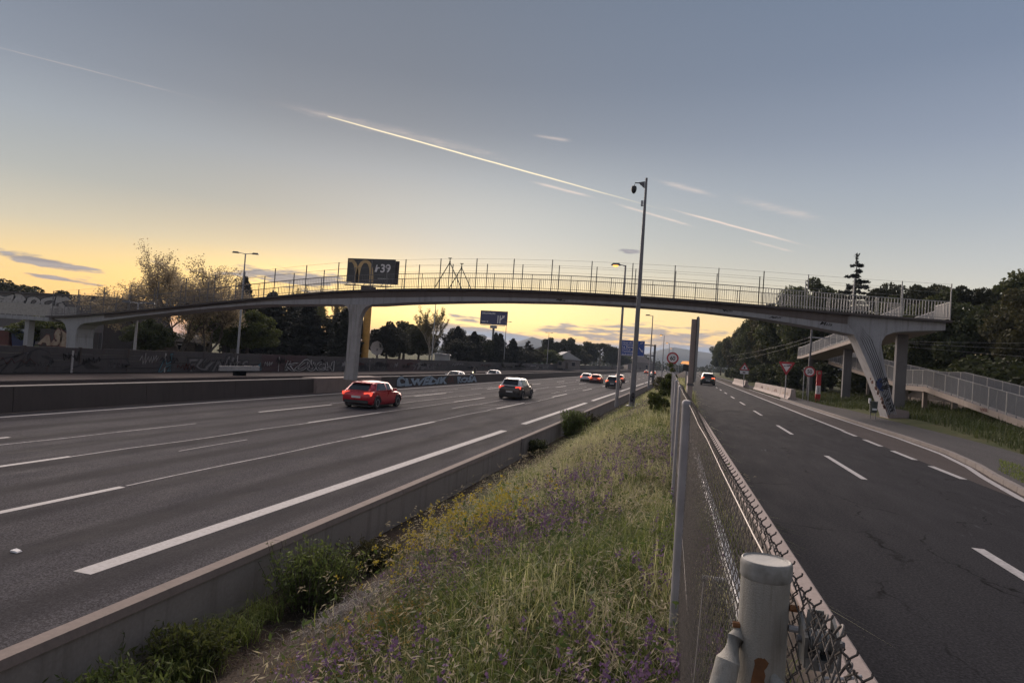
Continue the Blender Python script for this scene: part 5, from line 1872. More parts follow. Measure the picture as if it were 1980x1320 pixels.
def tree_base(kind, seed):
    """returns (crown V,F), branches for a tree ten metres tall"""
    rs = np.random.RandomState(seed)
    br_ = []
    if kind == 'evergreen':
        n = 70
        d = ball(rs, n, .35)
        c = d * np.array([3.7, 3.7, 3.9]) + np.array([0, 0, 5.7])
        c[:, :2] *= (1.08 - .045 * np.maximum(0, c[:, 2:3] - 5.5) ** 1.3)
        crown = clumps_crown(rs, c, rs.uniform(.8, 1.5, n), 300, .155)
        br_.append(([(0, 0, 0), (.1, .1, 2.5), (.0, .2, 5.5), (.1, .1, 8)], [.30, .25, .17, .05]))
        for k in range(7):
            a = rs.uniform(0, 6.28)
            br_.append(([(0, .1, 2.0 + k * .6), (1.3 * math.cos(a), 1.3 * math.sin(a), 3.2 + k * .6), (2.7 * math.cos(a), 2.7 * math.sin(a), 4.2 + k * .6)], [.13, .09, .03]))
    elif kind == 'stonepine':
        n = 34
        a = rs.uniform(0, 6.28, n)
        r_ = 3.9 * np.sqrt(rs.uniform(0, 1, n))
        c = np.stack([r_ * np.cos(a), r_ * np.sin(a), 8.6 - .085 * r_ ** 2 + rs.uniform(-.7, .5, n)], 1)
        crown = clumps_crown(rs, c, rs.uniform(.75, 1.25, n), 330, .13, .62)
        br_.append(([(0, 0, 0), (.25, 0, 3), (.1, .2, 6), (0, 0, 8.2)], [.26, .22, .17, .06]))
        for k in range(9):
            a = k * .7 + rs.uniform(0, .4)
            br_.append(([(.1, .1, 5.2 + .2 * (k % 3)), (1.5 * math.cos(a), 1.5 * math.sin(a), 6.9), (3.0 * math.cos(a), 3.0 * math.sin(a), 7.9)], [.10, .07, .03]))
    elif kind in ('conifer', 'cedar'):
        pts = []
        lev = 26 if kind == 'conifer' else 46
        for i in range(lev):
            f = (i + .5) / lev
            z = .9 + 9.0 * f if kind == 'conifer' else 1.6 + 8.2 * f
            rr = (2.6 * (1 - f) ** .62 * rs.uniform(.8, 1.1) + .06) if kind == 'conifer' else (3.4 * (1 - f) ** .55 * rs.uniform(.45, 1.12) + .05)
            nb = int(9 + 6 * (1 - f)) if kind == 'conifer' else int(2 + 3 * (1 - f))
            for k in range(nb):
                a = rs.uniform(0, 6.28)
                L_ = rr * rs.uniform(.65, 1.1)
                m_ = int(22 + 110 * L_ / 3)
                t = rs.uniform(.1, 1, m_) ** .7
                dz = (-.28 if kind == 'conifer' else -.10) * L_ * t ** 1.5 + (.12 * t if kind == 'cedar' else 0)
                wd = .22 * L_ * (1 - .6 * t)
                off = rs.normal(size=m_) * wd * .8
                pts.append(np.stack([L_ * t * math.cos(a) - off * math.sin(a), L_ * t * math.sin(a) + off * math.cos(a),
                                     z + dz + rs.normal(size=m_) * (.10 if kind == 'conifer' else .05)], 1))
        P = np.concatenate(pts)
        crown = quad_leaves(P, .16 if kind == 'conifer' else .14, rs, 1.35)
        br_.append(([(0, 0, 0), (0, 0, 5), (0, 0, 9.9)], [.24, .14, .02]))
        if kind == 'cedar':
            for k in range(20):
                a = rs.uniform(0, 6.28)
                z = 1.6 + .4 * k
                r2 = 2.6 * (1 - k / 22) ** .8
                br_.append(([(0, 0, z), (r2 * math.cos(a), r2 * math.sin(a), z - .05 * r2)], [.06, .015]))
    elif kind == 'fir':
        pts = []
        for i in range(21):
            f = i / 21
            z = 1.8 + 8.0 * f
            for k in range(7 if f < .8 else 5):
                a = rs.uniform(0, 6.28)
                L_ = 2.7 * (1 - f) ** .78 * rs.uniform(.55, 1.15) + .12
                m_ = int(34 + 150 * L_ / 3)
                t = rs.uniform(.05, 1, m_) ** .8
                dz = -.20 * L_ * t + .16 * L_ * t ** 3
                off = rs.normal(size=m_) * .15 * L_ * (1 - .75 * t)
                pts.append(np.stack([L_ * t * math.cos(a) - off * math.sin(a), L_ * t * math.sin(a) + off * math.cos(a), z + dz + rs.normal(size=m_) * .035], 1))
                br_.append(([(0, 0, z), (L_ * .9 * math.cos(a), L_ * .9 * math.sin(a), z - .08 * L_)], [.04, .01]))
        pts.append(np.stack([rs.normal(size=60) * .05, rs.normal(size=60) * .05, rs.uniform(9.5, 10.3, 60)], 1))
        crown = quad_leaves(np.concatenate(pts), .085, rs, 1.5)
        br_.append(([(0, 0, 0), (0, 0, 5), (0, 0, 10.2)], [.20, .12, .015]))
    elif kind in ('sparse', 'poplar'):
        tips = []

        def grow(p, d, L_, r_, lev):
            n_ = 3
            pts = [p]
            q = p.copy()
            dd = d.copy()
            for i in range(n_):
                dd = dd + rs.normal(size=3) * .16 + np.array([0, 0, .06 if kind == 'sparse' else .16])
                dd /= np.linalg.norm(dd)
                q = q + dd * L_ / n_
                pts.append(q.copy())
            rr = np.linspace(r_, r_ * .55, n_ + 1)
            br_.append(([tuple(u) for u in pts], list(rr)))
            if lev <= 1:
                tips.append(np.array(pts))
            if lev == 0:
                return
            kk = 3 if lev > 2 else 4
            for i in range(kk):
                base_ = pts[-1] if i < 2 else pts[rs.randint(1, n_)]
                sp_ = .62 if kind == 'sparse' else .26
                nd = dd + rs.normal(size=3) * sp_
                nd[2] = abs(nd[2]) * .8 + (.1 if kind == 'sparse' else .5)
                nd /= np.linalg.norm(nd)
                grow(base_.copy(), nd, L_ * rs.uniform(.62, .82), r_ * .55, lev - 1)
        if kind == 'sparse':
            for k in range(3):
                a = k * 2.1
                grow(np.array([.1 * math.cos(a), .1 * math.sin(a), .3]), np.array([.38 * math.cos(a), .38 * math.sin(a), 1.0]), 3.3, .16, 4)
        else:
            for k in range(3):
                a = k * 2.1 + .4
                grow(np.array([0, 0, 1.0 + .3 * k]), np.array([.16 * math.cos(a), .16 * math.sin(a), 1.0]), 3.6, .13, 3)
            br_.append(([(0, 0, 0), (0, 0, 2)], [.16, .14]))
        pts = []
        for T in tips:
            m_ = 28 if kind == 'sparse' else 44
            t = rs.uniform(0, 1, m_) * (len(T) - 1)
            i = np.minimum(t.astype(int), len(T) - 2)
            f = (t - i)[:, None]
            pts.append(T[i] * (1 - f) + T[i + 1] * f + rs.normal(size=(m_, 3)) * (.22 if kind == 'sparse' else .14))
        P = np.concatenate(pts)
        sc_ = 10.0 / P[:, 2].max()
        P *= np.array([sc_, sc_, sc_])
        br_ = [([tuple(np.array(u) * sc_) for u in p_], [x * sc_ for x in r_]) for p_, r_ in br_]
        crown = quad_leaves(P, .075 if kind == 'sparse' else .072, rs, 1.15)
    elif kind == 'shrub':
        n = 26
        c = ball(rs, n, .2) * np.array([3.6, 3.6, 4.2]) + np.array([0, 0, 4.6])
        crown = clumps_crown(rs, c, rs.uniform(1.2, 2.2, n), 130, .36, .85)
        for k in range(5):
            a = k * 1.3
            br_.append(([(0, 0, 0), (math.cos(a), math.sin(a), 3), (2 * math.cos(a), 2 * math.sin(a), 6)], [.2, .14, .05]))
    return crown, br_


LEAF = {
    'evergreen': foliage('leaf_evergreen', [(.050, .062, .026), (.080, .092, .036), (.115, .125, .050), (.060, .072, .030)], .28),
    'olive': foliage('leaf_olive', [(.070, .066, .030), (.095, .088, .038), (.060, .060, .030)], .3),
    'stonepine': foliage('leaf_pine', [(.046, .050, .024), (.070, .072, .034), (.054, .058, .029)], .2),
    'conifer': foliage('leaf_conifer', [(.044, .043, .030), (.062, .060, .042), (.050, .052, .034)], .2),
    'cedar': foliage('leaf_cedar', [(.030, .036, .028), (.046, .052, .038)], .2),
    'sparse': foliage('leaf_spring', [(.42, .34, .23), (.32, .26, .17), (.50, .41, .28)], .55),
    'poplar': foliage('leaf_poplar', [(.16, .14, .07), (.21, .17, .085), (.12, .12, .055)], .45),
    'fresh': foliage('leaf_fresh', [(.085, .105, .030), (.125, .140, .042), (.068, .084, .026)], .4),
    'shrub': foliage('leaf_shrub', [(.045, .055, .022), (.062, .075, .028), (.036, .042, .018)], .3),
}
TB = {}


def tree_mesh(kind, leaf, variant):
    key = (kind, leaf, variant)
    if key not in TB:
        (V, F), brs = tree_base(kind, 11 + variant * 7 + len(kind))
        cme = np_mesh('crown', V, F)
        cme.materials.append(LEAF[leaf])
        tme = limbs_mesh(brs, 6 if kind not in ('sparse', 'poplar') else 4).mesh('trunk', fix=False)
        tme.materials.append(M['bark'] if kind != 'poplar' else M['pale_bark'])
        TB[key] = (cme, tme)
    return TB[key]


def tree(name, label, kind, x, y, z, h, w=None, leaf=None, variant=0, rz=None, group=None, cat='tree'):
    cme, tme = tree_mesh(kind, leaf or kind, variant)
    t = thing(name, label, cat, (x, y, z), rnd.uniform(0, 6.28) if rz is None else rz, group)
    s_ = h / 10.0
    sw = (w / {'evergreen': 9.2, 'stonepine': 9.0, 'conifer': 5.0, 'cedar': 6.6, 'fir': 5.4, 'sparse': 11.0, 'poplar': 5.0, 'shrub': 10.0}[kind]) if w else s_
    t.scale = (sw, sw, s_)
    link('trunk', tme, None, t)
    link('crown', cme, None, t)
    return t


# --- wood on the right-hand side
GW = 'trees of the wood beside the service road'
R_TREES = [
    # kind, x, y, h, w, leaf, variant, label
    ('fir', 18.6, 84, 16.3, 9.0, 'cedar', 1, 'tall tiered conifer rising above the right end of the footbridge'),
    ('stonepine', 24.5, 84, 14.6, 9.5, 'stonepine', 0, 'umbrella pine just right of the tall tiered conifer'),
    ('stonepine', 28.5, 80, 13.6, 9.0, 'stonepine', 1, 'umbrella pine behind the right tip of the bridge deck'),
    ('evergreen', 33.0, 76, 14.4, 11.5, 'evergreen', 0, 'broad dark evergreen right of the bridge deck end'),
    ('conifer', 36.5, 82, 15.6, 5.5, 'conifer', 0, 'pointed conifer poking above the wood near the right edge'),
    ('evergreen', 40.0, 74, 14.2, 12.0, 'evergreen', 1, 'broad dark evergreen filling the right edge of the picture'),
    ('evergreen', 15.9, 94, 15.2, 10.5, 'evergreen', 2, 'round evergreen behind the right leg of the footbridge'),
    ('evergreen', 15.2, 106, 15.8, 10.5, 'evergreen', 0, 'tall evergreen over the triangular yield sign'),
    ('evergreen', 15.4, 122, 15.4, 10.5, 'olive', 1, 'olive toned evergreen behind the white barriers'),
    ('evergreen', 14.8, 142, 15.4, 10.5, 'evergreen', 1, 'dark evergreen farther along the service road'),
    ('evergreen', 15.0, 166, 14.5, 10, 'evergreen', 2, 'dark evergreen leaning over the small warning sign'),
    ('evergreen', 14.5, 196, 14.5, 10, 'olive', 0, 'far olive evergreen above the dark estate car'),
    ('evergreen', 14.0, 236, 14.5, 10, 'evergreen', 1, 'far dark evergreen at the left end of the wood'),
    ('evergreen', 14.0, 290, 15, 11, 'evergreen', 0, 'farthest evergreen of the wood beside the edge-on sign'),
    ('evergreen', 22.0, 66, 10.5, 8.5, 'evergreen', 2, 'dark evergreen right behind the lower ramp landing'),
    ('evergreen', 26.5, 60, 11.0, 8.5, 'olive', 2, 'olive evergreen with a lighter top right of the bridge leg'),
    ('evergreen', 30.5, 56, 11.0, 9, 'evergreen', 1, 'dark evergreen above the descending ramp'),
    ('evergreen', 34.0, 50, 11.2, 9, 'evergreen', 0, 'dark evergreen at the right picture edge above the ramp'),
    ('evergreen', 21.5, 78, 11.5, 8.5, 'evergreen', 1, 'dark evergreen behind the tall ramp columns'),
    ('evergreen', 19.8, 100, 14.5, 10, 'evergreen', 0, 'evergreen set back behind the 50 sign'),
    ('evergreen', 26.0, 100, 13, 10, 'evergreen', 2, 'evergreen set back behind the umbrella pines'),
    ('evergreen', 38, 60, 11.5, 10, 'evergreen', 2, 'evergreen set back behind the ramp at the far right'),
]
for k, x, y, h, w, lf, vv, lab in R_TREES:
    tree({'cedar': 'cedar_tree', 'stonepine': 'pine_tree', 'conifer': 'conifer_tree', 'fir': 'conifer_tree'}.get(k, 'evergreen_tree'), lab, k, x, y, .35, h, w, lf, vv, group=GW)
GU = 'undergrowth at the edge of the wood'
ub = [(20.6, 40, 3.6), (20.8, 46, 4.2), (20.4, 52, 4.4), (20.9, 58, 4.6), (20.3, 64, 4.5), (20.5, 71, 4.6), (18.6, 78, 4.0), (15.2, 83, 3.8), (14.4, 90, 4.4), (14.2, 97, 4.2), (13.4, 104, 4.0), (13.0, 113, 3.8), (12.6, 124, 3.8),
      (12.6, 136, 3.6), (12.4, 150, 3.6), (12.2, 168, 3.6), (12, 190, 3.4), (21.5, 34, 3.8), (17.0, 72, 3.6)]
near_what = ['below the end of the descending ramp', 'under the descending ramp by the slim column', 'behind the lower ramp landing', 'behind the big ramp column', 'between the two big columns', 'left of the second big column',
             'under the upper ramp', 'behind the upper ramp corner', 'behind the red totem', 'behind the 50 sign', 'behind the yield sign', 'behind the nearest white barrier', 'behind the middle white barrier', 'behind the far white barriers',
             'beside the small warning sign', 'past the warning sign', 'far along the road by the estate car', 'at the right picture edge under the ramp', 'between ramp and rubble wall']
for i, (x, y, h) in enumerate(ub):
    tree('undergrowth_shrub', 'dense dark shrub ' + near_what[i], 'shrub', x, y, .2, h, h * 1.35, 'shrub' if i % 3 else 'evergreen', i % 2, group=GU, cat='shrub')

# --- trees behind the graffiti wall on the left
GL = 'trees behind the graffiti wall'
L_TREES = [
    ('sparse', -61.5, 63, 11.2, 15.0, 'sparse', 0, 'big airy spring tree, left one of the pair above the ramp'),
    ('sparse', -55.6, 61, 12.8, 13.0, 'sparse', 1, 'big airy spring tree, taller right one of the pair above the ramp'),
    ('sparse', -51.0, 60, 8.6, 10.0, 'sparse', 2, 'smaller airy spring tree at the foot of the bridge slope'),
    ('evergreen', -58.5, 72, 7.2, 9.0, 'fresh', 0, 'fresh green bushy tree under the left bridge arch'),
    ('evergreen', -52.0, 68, 6.4, 7.5, 'fresh', 1, 'fresh green tree right of the left pier'),
    ('evergreen', -51.0, 52, 4.0, 5.0, 'evergreen', 2, 'dark rounded bush right beside the left pier'),
    ('evergreen', -112, 84, 10.2, 14, 'stonepine', 1, 'dark wide tree over the graffiti building at the left edge'),
    ('evergreen', -103, 86, 8.6, 12, 'stonepine', 2, 'dark tree sloping down right of the left edge tree'),
    ('evergreen', -62, 50, 3.6, 6, 'fresh', 1, 'green bush under the left ramp'),
    ('conifer', -64.0, 82, 11.8, 6.5, 'conifer', 0, 'pointed conifer beside the tall double lamp'),
    ('conifer', -57.5, 80, 9.6, 7.5, 'conifer', 1, 'broad dark conifer right of the tall double lamp'),
    ('conifer', -54.2, 84, 9.0, 7.5, 'conifer', 0, 'dark conifer above the pale roofed house'),
    ('poplar', -57.2, 90, 9.8, 5.0, 'fresh', 0, 'green poplar, left one of those beside the bridge pier'),
    ('poplar', -65.2, 98, 12.5, 5.5, 'poplar', 1, 'sunlit tall poplar seen under the bridge, left one'),
    ('poplar', -62.2, 100, 12.5, 5.5, 'poplar', 0, 'sunlit tall poplar seen under the bridge, middle one'),
    ('poplar', -59.6, 101, 12.0, 5.0, 'poplar', 1, 'sunlit tall poplar seen under the bridge, right one'),
    ('conifer', -48.0, 84, 8.0, 7.0, 'conifer', 1, 'dark conifer touching the left side of the middle pier'),
    ('conifer', -45.9, 80, 6.2, 5.0, 'conifer', 0, 'low conifer just left of the middle pier'),
    ('evergreen', -61.0, 92, 9.2, 9.0, 'conifer', 0, 'dark evergreen filling the gap left of the green poplar'),
    ('evergreen', -50.6, 88, 8.0, 7.5, 'conifer', 1, 'dark evergreen right behind the pale roofed house'),
    ('evergreen', -66.5, 90, 9.0, 9.0, 'fresh', 2, 'mid green tree behind the pointed conifer'),
    ('evergreen', -46.5, 95, 7.0, 7.0, 'conifer', 2, 'dark evergreen peeking out left of the ochre pole'),
    ('evergreen', -52.0, 142, 8.6, 9.0, 'conifer', 0, 'dark evergreen behind the lone poplar'),
    ('evergreen', -44.6, 124, 5.8, 7.0, 'conifer', 1, 'low dark evergreen right of the lone poplar foot'),
    ('evergreen', -43.6, 168, 5.6, 8.0, 'conifer', 2, 'low dark evergreen left of the mountain'),
    ('evergreen', -57, 122, 8.6, 9, 'olive', 0, 'olive tree right of the ochre billboard pole'),
    ('evergreen', -51, 118, 8.2, 8, 'olive', 1, 'olive tree left of the pale poplar'),
    ('evergreen', -62, 135, 8.2, 10, 'evergreen', 2, 'dark round tree behind the octagonal dish'),
    ('poplar', -46.2, 112, 11.4, 6.0, 'poplar', 2, 'pale bare poplar standing alone right of the pier'),
    ('conifer', -47.5, 130, 8.4, 6.5, 'conifer', 0, 'dark conifer right of the lone poplar'),
    ('conifer', -44.8, 133, 7.6, 6.5, 'conifer', 1, 'dark conifer left below the navy billboard'),
    ('evergreen', -46.0, 141, 7.4, 8, 'stonepine', 0, 'rounded dark tree below the navy billboard'),
    ('conifer', -42.9, 143, 8.0, 5.0, 'conifer', 0, 'slim cypress-like conifer under the navy billboard'),
    ('conifer', -44.5, 152, 8.2, 6.0, 'conifer', 1, 'dark conifer right under the billboard pole'),
    ('conifer', -43.3, 160, 7.4, 6.5, 'conifer', 0, 'dark conifer right of the billboard pole'),
    ('cedar', -43.6, 178, 7.6, 8.0, 'conifer', 1, 'dark spreading conifer against the blue mountain'),
    ('evergreen', -45.5, 190, 5.8, 9, 'olive', 2, 'olive bush right of the mountain'),
    ('evergreen', -43.0, 205, 6.0, 9, 'fresh', 0, 'greenish bushy tree before the white gable'),
    ('evergreen', -47.5, 228, 10.8, 8.5, 'stonepine', 0, 'round umbrella pine, left of the far pair'),
    ('evergreen', -42.0, 232, 11.6, 9.5, 'stonepine', 1, 'round umbrella pine, right of the far pair'),
    ('evergreen', -43.0, 262, 8.0, 12, 'olive', 1, 'olive trees mass left of the blue road sign'),
    ('evergreen', -43.5, 285, 12.0, 13.0, 'stonepine', 0, 'umbrella pine, left one of the group by the blue sign'),
    ('stonepine', -40.5, 310, 13.0, 13.0, 'stonepine', 1, 'umbrella pine, middle one of the group by the blue sign'),
    ('evergreen', -38.5, 345, 12.0, 13.0, 'stonepine', 0, 'umbrella pine, right one of the group by the blue sign'),
    ('evergreen', -38.0, 380, 10, 16, 'evergreen', 2, 'dark far tree behind the blue sign'),
    ('evergreen', -32.0, 440, 12, 18, 'olive', 0, 'far olive tree below the blue sign'),
]
for k, x, y, h, w, lf, vv, lab in L_TREES:
    tree({'cedar': 'cedar_tree', 'stonepine': 'pine_tree', 'conifer': 'conifer_tree', 'poplar': 'poplar_tree', 'sparse': 'leafy_tree'}.get(k, 'evergreen_tree'), lab, k, x, y, -.6, h, w, lf, vv, group=GL)

# far woods closing the horizon: one mass
rs = np.random.RandomState(5)
pts = []
for i in range(420):
    x = rs.uniform(-420, 60) if i % 3 else rs.uniform(60, 420)
    y = rs.uniform(520, 700)
    h = rs.uniform(5, 12) * (1.0 if x < -20 or x > 40 else .7)
    q = ball(rs, 60, .6) * np.array([6, 6, h * .55]) + np.array([x, y, h * .5 - 1.2])
    pts.append(q)
V, F = quad_leaves(np.concatenate(pts), 1.0, rs)
stuff(link('far_wood', np_mesh('far_wood', V, F), LEAF['stonepine']), 'dark far-off wood closing the horizon below the mountains', 'wood')

# ------------------------------------------------------------------ grasses and flowers on the bank
def blades(P, h, lean, width, rs):
    """curved tapering blades, two bends each"""
    n = len(P)
    a = rs.uniform(0, 2 * math.pi, n)
    d = np.stack([np.cos(a), np.sin(a), np.zeros(n)], 1)
    s_ = np.stack([-np.sin(a), np.cos(a), np.zeros(n)], 1) + rs.normal(size=(n, 3)) * .15
    hh = h[:, None]
    ln = lean[:, None]
    w = width[:, None] * s_
    up = np.array([0, 0, 1.0])
    kink = rs.normal(size=(n, 3)) * hh * .05
    m1 = P + up * hh * .45 + d * hh * ln * .12 + kink
    m2 = P + up * hh * (.82 - .06 * ln) + d * hh * ln * .48 + kink
    t = P + up * hh * (1.02 - .36 * ln) + d * hh * ln * (.95 + .1 * ln)
    V = np.stack([P - w, P + w, m1 - w * .95, m1 + w * .95, m2 - w * .65, m2 + w * .65, t], 1).reshape(-1, 3)
    o = np.arange(n)[:, None] * 7
    F = np.concatenate([o + np.array([[i, j, k]]) for i, j, k in ((0, 1, 3), (0, 3, 2), (2, 3, 5), (2, 5, 4), (4, 5, 6))], 0)
    return V, F, t


def bank_pts(rs, n, x0, x1, y0, y1, keep=None):
    x = rs.uniform(x0, x1, n)
    y = y0 + (y1 - y0) * rs.uniform(0, 1, n)
    if keep is not None:
        k = rs.uniform(0, 1, n) < keep(x, y)
        x, y = x[k], y[k]
    z = np.array([bank(a, b) for a, b in zip(x, y)])
    return np.stack([x, y, z - .02], 1)


def vnoise(x, y, s, seed):
    """cheap smooth value noise"""
    r2 = np.random.RandomState(seed)
    ph = r2.uniform(0, 6.28, (5, 3))
    v = 0
    for i in range(5):
        a = ph[i, 0]
        f = s * (1 + i * .7)
        v = v + np.sin((x * math.cos(a) + y * math.sin(a)) * f + ph[i, 1]) * np.sin((x * math.sin(a) - y * math.cos(a)) * f * .8 + ph[i, 2]) / (1 + i * .5)
    return np.clip(.5 + v * .33, 0, 1)


def bare(x, y):
    """worn earth beside the low wall near the camera"""
    lim = np.interp(y, [1.5, 4.2, 6.2, 8.0, 10.3, 12.6, 16, 22, 30], [-1.85, -2.15, -2.5, -3.05, -3.55, -3.95, -4.5, -4.95, -5.3]) + .35 * (vnoise(x, y, 2.6, 91) - .5)
    return np.clip((lim - x) / .12, 0, 1)


ZON = [(0.8, 4.5, 36000, .0048), (4.5, 9, 44000, .0058), (9, 18, 46000, .0080), (18, 40, 40000, .013), (40, 110, 30000, .028)]
GREEN_B, DRY_B, RED_B = [], [], []
rs = np.random.RandomState(21)
for (y0, y1, n, wd) in ZON:
    P = bank_pts(rs, n, -5.1, .50, y0, y1, lambda x, y: (1 - .99 * bare(x, y)) * (.45 + .55 * np.clip(vnoise(x, y, 1.7, 33) * 2.2 - .3, 0, 1)))
    x, y = P[:, 0], P[:, 1]
    v = vnoise(x, y, 1.3, 2)
    dryness = np.clip(.20 + 1.4 * (v - .5) + .50 * np.clip((y - 7) / 6, 0, 1) * (x > -3.8) * (.4 + .9 * vnoise(x, y, .45, 19)), .04, .95)
    edge = np.clip((-3.9 - x) / .8, 0, 1)
    u = rs.uniform(0, 1, len(P))
    h = rs.uniform(.10, .48, len(P)) * (.35 + 1.15 * vnoise(x, y, 1.3, 8)) * (1 - .72 * edge) * np.where(bare(x - .35, y) > 0, .62, 1.0)
    lean = np.clip(rs.normal(.75, .42, len(P)), .05, 1.7)
    width = wd * rs.uniform(.6, 1.4, len(P)) * .5
    r_ = rs.uniform(0, 1, len(P)) < edge * .6 * (y > 8.5) * (y < 26)
    isd = (u < dryness) & ~r_
    for m_, lst in ((~isd & ~r_, GREEN_B), (isd, DRY_B), (r_, RED_B)):
        if m_.sum():
            V, F, t = blades(P[m_], h[m_], lean[m_], width[m_], rs)
            lst.append((V, F))


def merge(lst):
    V, F, o = [], [], 0
    for a, b in lst:
        V.append(a)
        F.append(b + o)
        o += len(a)
    return np.concatenate(V), np.concatenate(F)


FG = foliage('grass_green', [(.12, .165, .036), (.18, .23, .056), (.25, .28, .085), (.075, .11, .028)], .52)
FD = foliage('grass_dry', [(.40, .385, .165), (.55, .52, .26), (.66, .62, .37), (.30, .30, .12)], .52)
FR = foliage('grass_rust', [(.15, .085, .045), (.20, .115, .06), (.12, .075, .045)], .3)
V, F = merge(GREEN_B)
stuff(link('green_grass', np_mesh('green_grass', V, F), FG), 'tall green grass covering the bank beside the fence', 'grass')
V, F = merge(DRY_B)
stuff(link('dry_grass', np_mesh('dry_grass', V, F), FD), 'pale dry seeding grass covering the upper bank', 'grass')
V, F = merge(RED_B)
stuff(link('rusty_grass', np_mesh('rusty_grass', V, F), FR), 'reddish dry weeds at the foot of the low wall', 'weeds')

# wild oats: arching stems with hanging spikelets
rs = np.random.RandomState(31)
P = np.concatenate([bank_pts(rs, 2300, -3.1, .2, 1.6, 6.5, lambda x, y: (.06 + .94 * vnoise(x, y, 1.9, 4) ** 2.2) * (1 - bare(x, y))), bank_pts(rs, 1800, -3.4, .1, 6.5, 15, lambda x, y: 1 - bare(x, y))])
h = rs.uniform(.30, .62, len(P))
lean = rs.uniform(.5, 1.5, len(P))
V, F, T = blades(P, h, lean, np.full(len(P), .0016), rs)
SV, SF = [V], [F]
off = len(V)
for k in range(8):
    f = rs.uniform(-.14, .03, (len(P), 1))
    base_ = T + (P + np.array([0, 0, 1.0]) * h[:, None] - T) * f + rs.normal(size=T.shape) * .022
    dr = rs.normal(size=T.shape) * .55 + (T - P) * np.array([1.2, 1.2, 0]) + np.array([0, 0, -.35])
    dr /= np.linalg.norm(dr, axis=1)[:, None]
    sd_ = np.cross(dr, rs.normal(size=T.shape))
    sd_ /= np.linalg.norm(sd_, axis=1)[:, None]
    L_ = rs.uniform(.030, .065, (len(P), 1))
    q = np.stack([base_, base_ + dr * L_ * .5 + sd_ * .0042, base_ + dr * L_, base_ + dr * L_ * .5 - sd_ * .0042], 1).reshape(-1, 3)
    o = off + np.arange(len(P))[:, None] * 4
    SV.append(q)
    SF.append(np.concatenate([o + np.array([[0, 1, 2]]), o + np.array([[0, 2, 3]])], 0))
    off += len(q)
stuff(link('wild_oats', np_mesh('wild_oats', np.concatenate(SV), np.concatenate(SF)), foliage('oat_straw', [(.44, .38, .25), (.54, .47, .34), (.34, .29, .18)], .4)),
      'arching wild oats with straw coloured spikelets near the camera', 'wild oats')


def flowers(P, hmin, hmax, petal, per, spread, rs, tall=1.0):
    n = len(P)
    h = rs.uniform(hmin, hmax, n)
    V, F, T = blades(P, h, rs.uniform(.05, .35, n), np.full(n, .0022), rs)
    pts = np.repeat(T, per, 0) + rs.normal(size=(n * per, 3)) * np.array([spread, spread, spread * tall])
    PV, PF = quad_leaves(pts, petal, rs)
    return (V, F), (PV, PF)


FS = foliage('stem_green', [(.085, .10, .035), (.11, .12, .05)], .3)
rs = np.random.RandomState(41)
pk = lambda x, y: np.clip((vnoise(x, y, 1.5, 15) - .42) * 4.0, 0, 1) * (1 - bare(x, y)) * np.clip((x + 3.0) / 1.0, 0, 1) * np.clip((15 - y) / 4, .12, 1)
P = np.concatenate([bank_pts(rs, 2100, -2.6, .35, 1.7, 7, pk), bank_pts(rs, 1700, -2.6, .2, 7, 15, pk)])
(a, b), (c, d) = flowers(P, .26, .50, .0105, 13, .012, rs, 2.6)
stuff(link('vetch_stems', np_mesh('vetch_stems', a, b), FS), 'green stems of the purple vetch on the bank', 'flowers')
stuff(link('purple_vetch', np_mesh('purple_vetch', c, d), foliage('petal_purple', [(.17, .095, .20), (.24, .14, .26), (.13, .075, .17), (.30, .19, .31)], .3)), 'purple vetch flower spikes scattered through the grass', 'flowers')
yk = lambda x, y: np.exp(-((x + 2.12) / .42) ** 2 - ((y - 6.4) / .95) ** 2) + .25 * np.exp(-((x + 2.9) / .3) ** 2 - ((y - 7.4) / .9) ** 2) + .5 * np.exp(-((x + 1.35) / .18) ** 2 - ((y - 5.2) / .25) ** 2)
P = bank_pts(rs, 3200, -3.4, -1.0, 4.0, 10.5, yk)
(a, b), (c, d) = flowers(P, .38, .78, .0125, 9, .019, rs)
stuff(link('mustard_stems', np_mesh('mustard_stems', a, b), FS), 'thin stems of the yellow mustard on the bank', 'flowers')
stuff(link('yellow_mustard', np_mesh('yellow_mustard', c, d), foliage('petal_yellow', [(.42, .34, .045), (.52, .42, .07), (.36, .26, .04)], .3)), 'yellow mustard flowers beside the bare earth', 'flowers')
yk2 = lambda x, y: np.exp(-((x + 1.95) / .38) ** 2 - ((y - 4.1) / .7) ** 2)
P = bank_pts(rs, 1300, -3.0, -1.2, 2.0, 6.0, yk2)
(a, b), (c, d) = flowers(P, .22, .42, .008, 8, .016, rs)
stuff(link('immortelle', np_mesh('immortelle', c, d), foliage('petal_ochre', [(.30, .20, .06), (.38, .27, .09), (.24, .17, .06)], .3)), 'ochre everlasting flower heads at the edge of the bare earth', 'flowers')
stuff(link('immortelle_stems', np_mesh('immortelle_stems', a, b), FS), 'pale stems of the ochre flowers', 'flowers')
rs = np.random.RandomState(45)
P = np.concatenate([bank_pts(rs, 30000, -3.6, .45, 1.2, 6, lambda x, y: (.25 + .75 * vnoise(x, y, 2.1, 77)) * (1 - .9 * bare(x, y))), bank_pts(rs, 24000, -4.6, .4, 6, 16, lambda x, y: 1 - .9 * bare(x, y))])
P[:, 2] += rs.uniform(.0, .26, len(P)) ** 1.2 * (.5 + vnoise(P[:, 0], P[:, 1], 1.4, 66))
V, F = quad_leaves(P, .017, rs, 1.5)
stuff(link('leafy_cover', np_mesh('leafy_cover', V, F), foliage('leaf_cover', [(.060, .085, .024), (.092, .120, .036), (.125, .145, .048), (.045, .058, .020)], .35)), 'low leafy plants growing between the grasses', 'ground cover')
rs = np.random.RandomState(47)
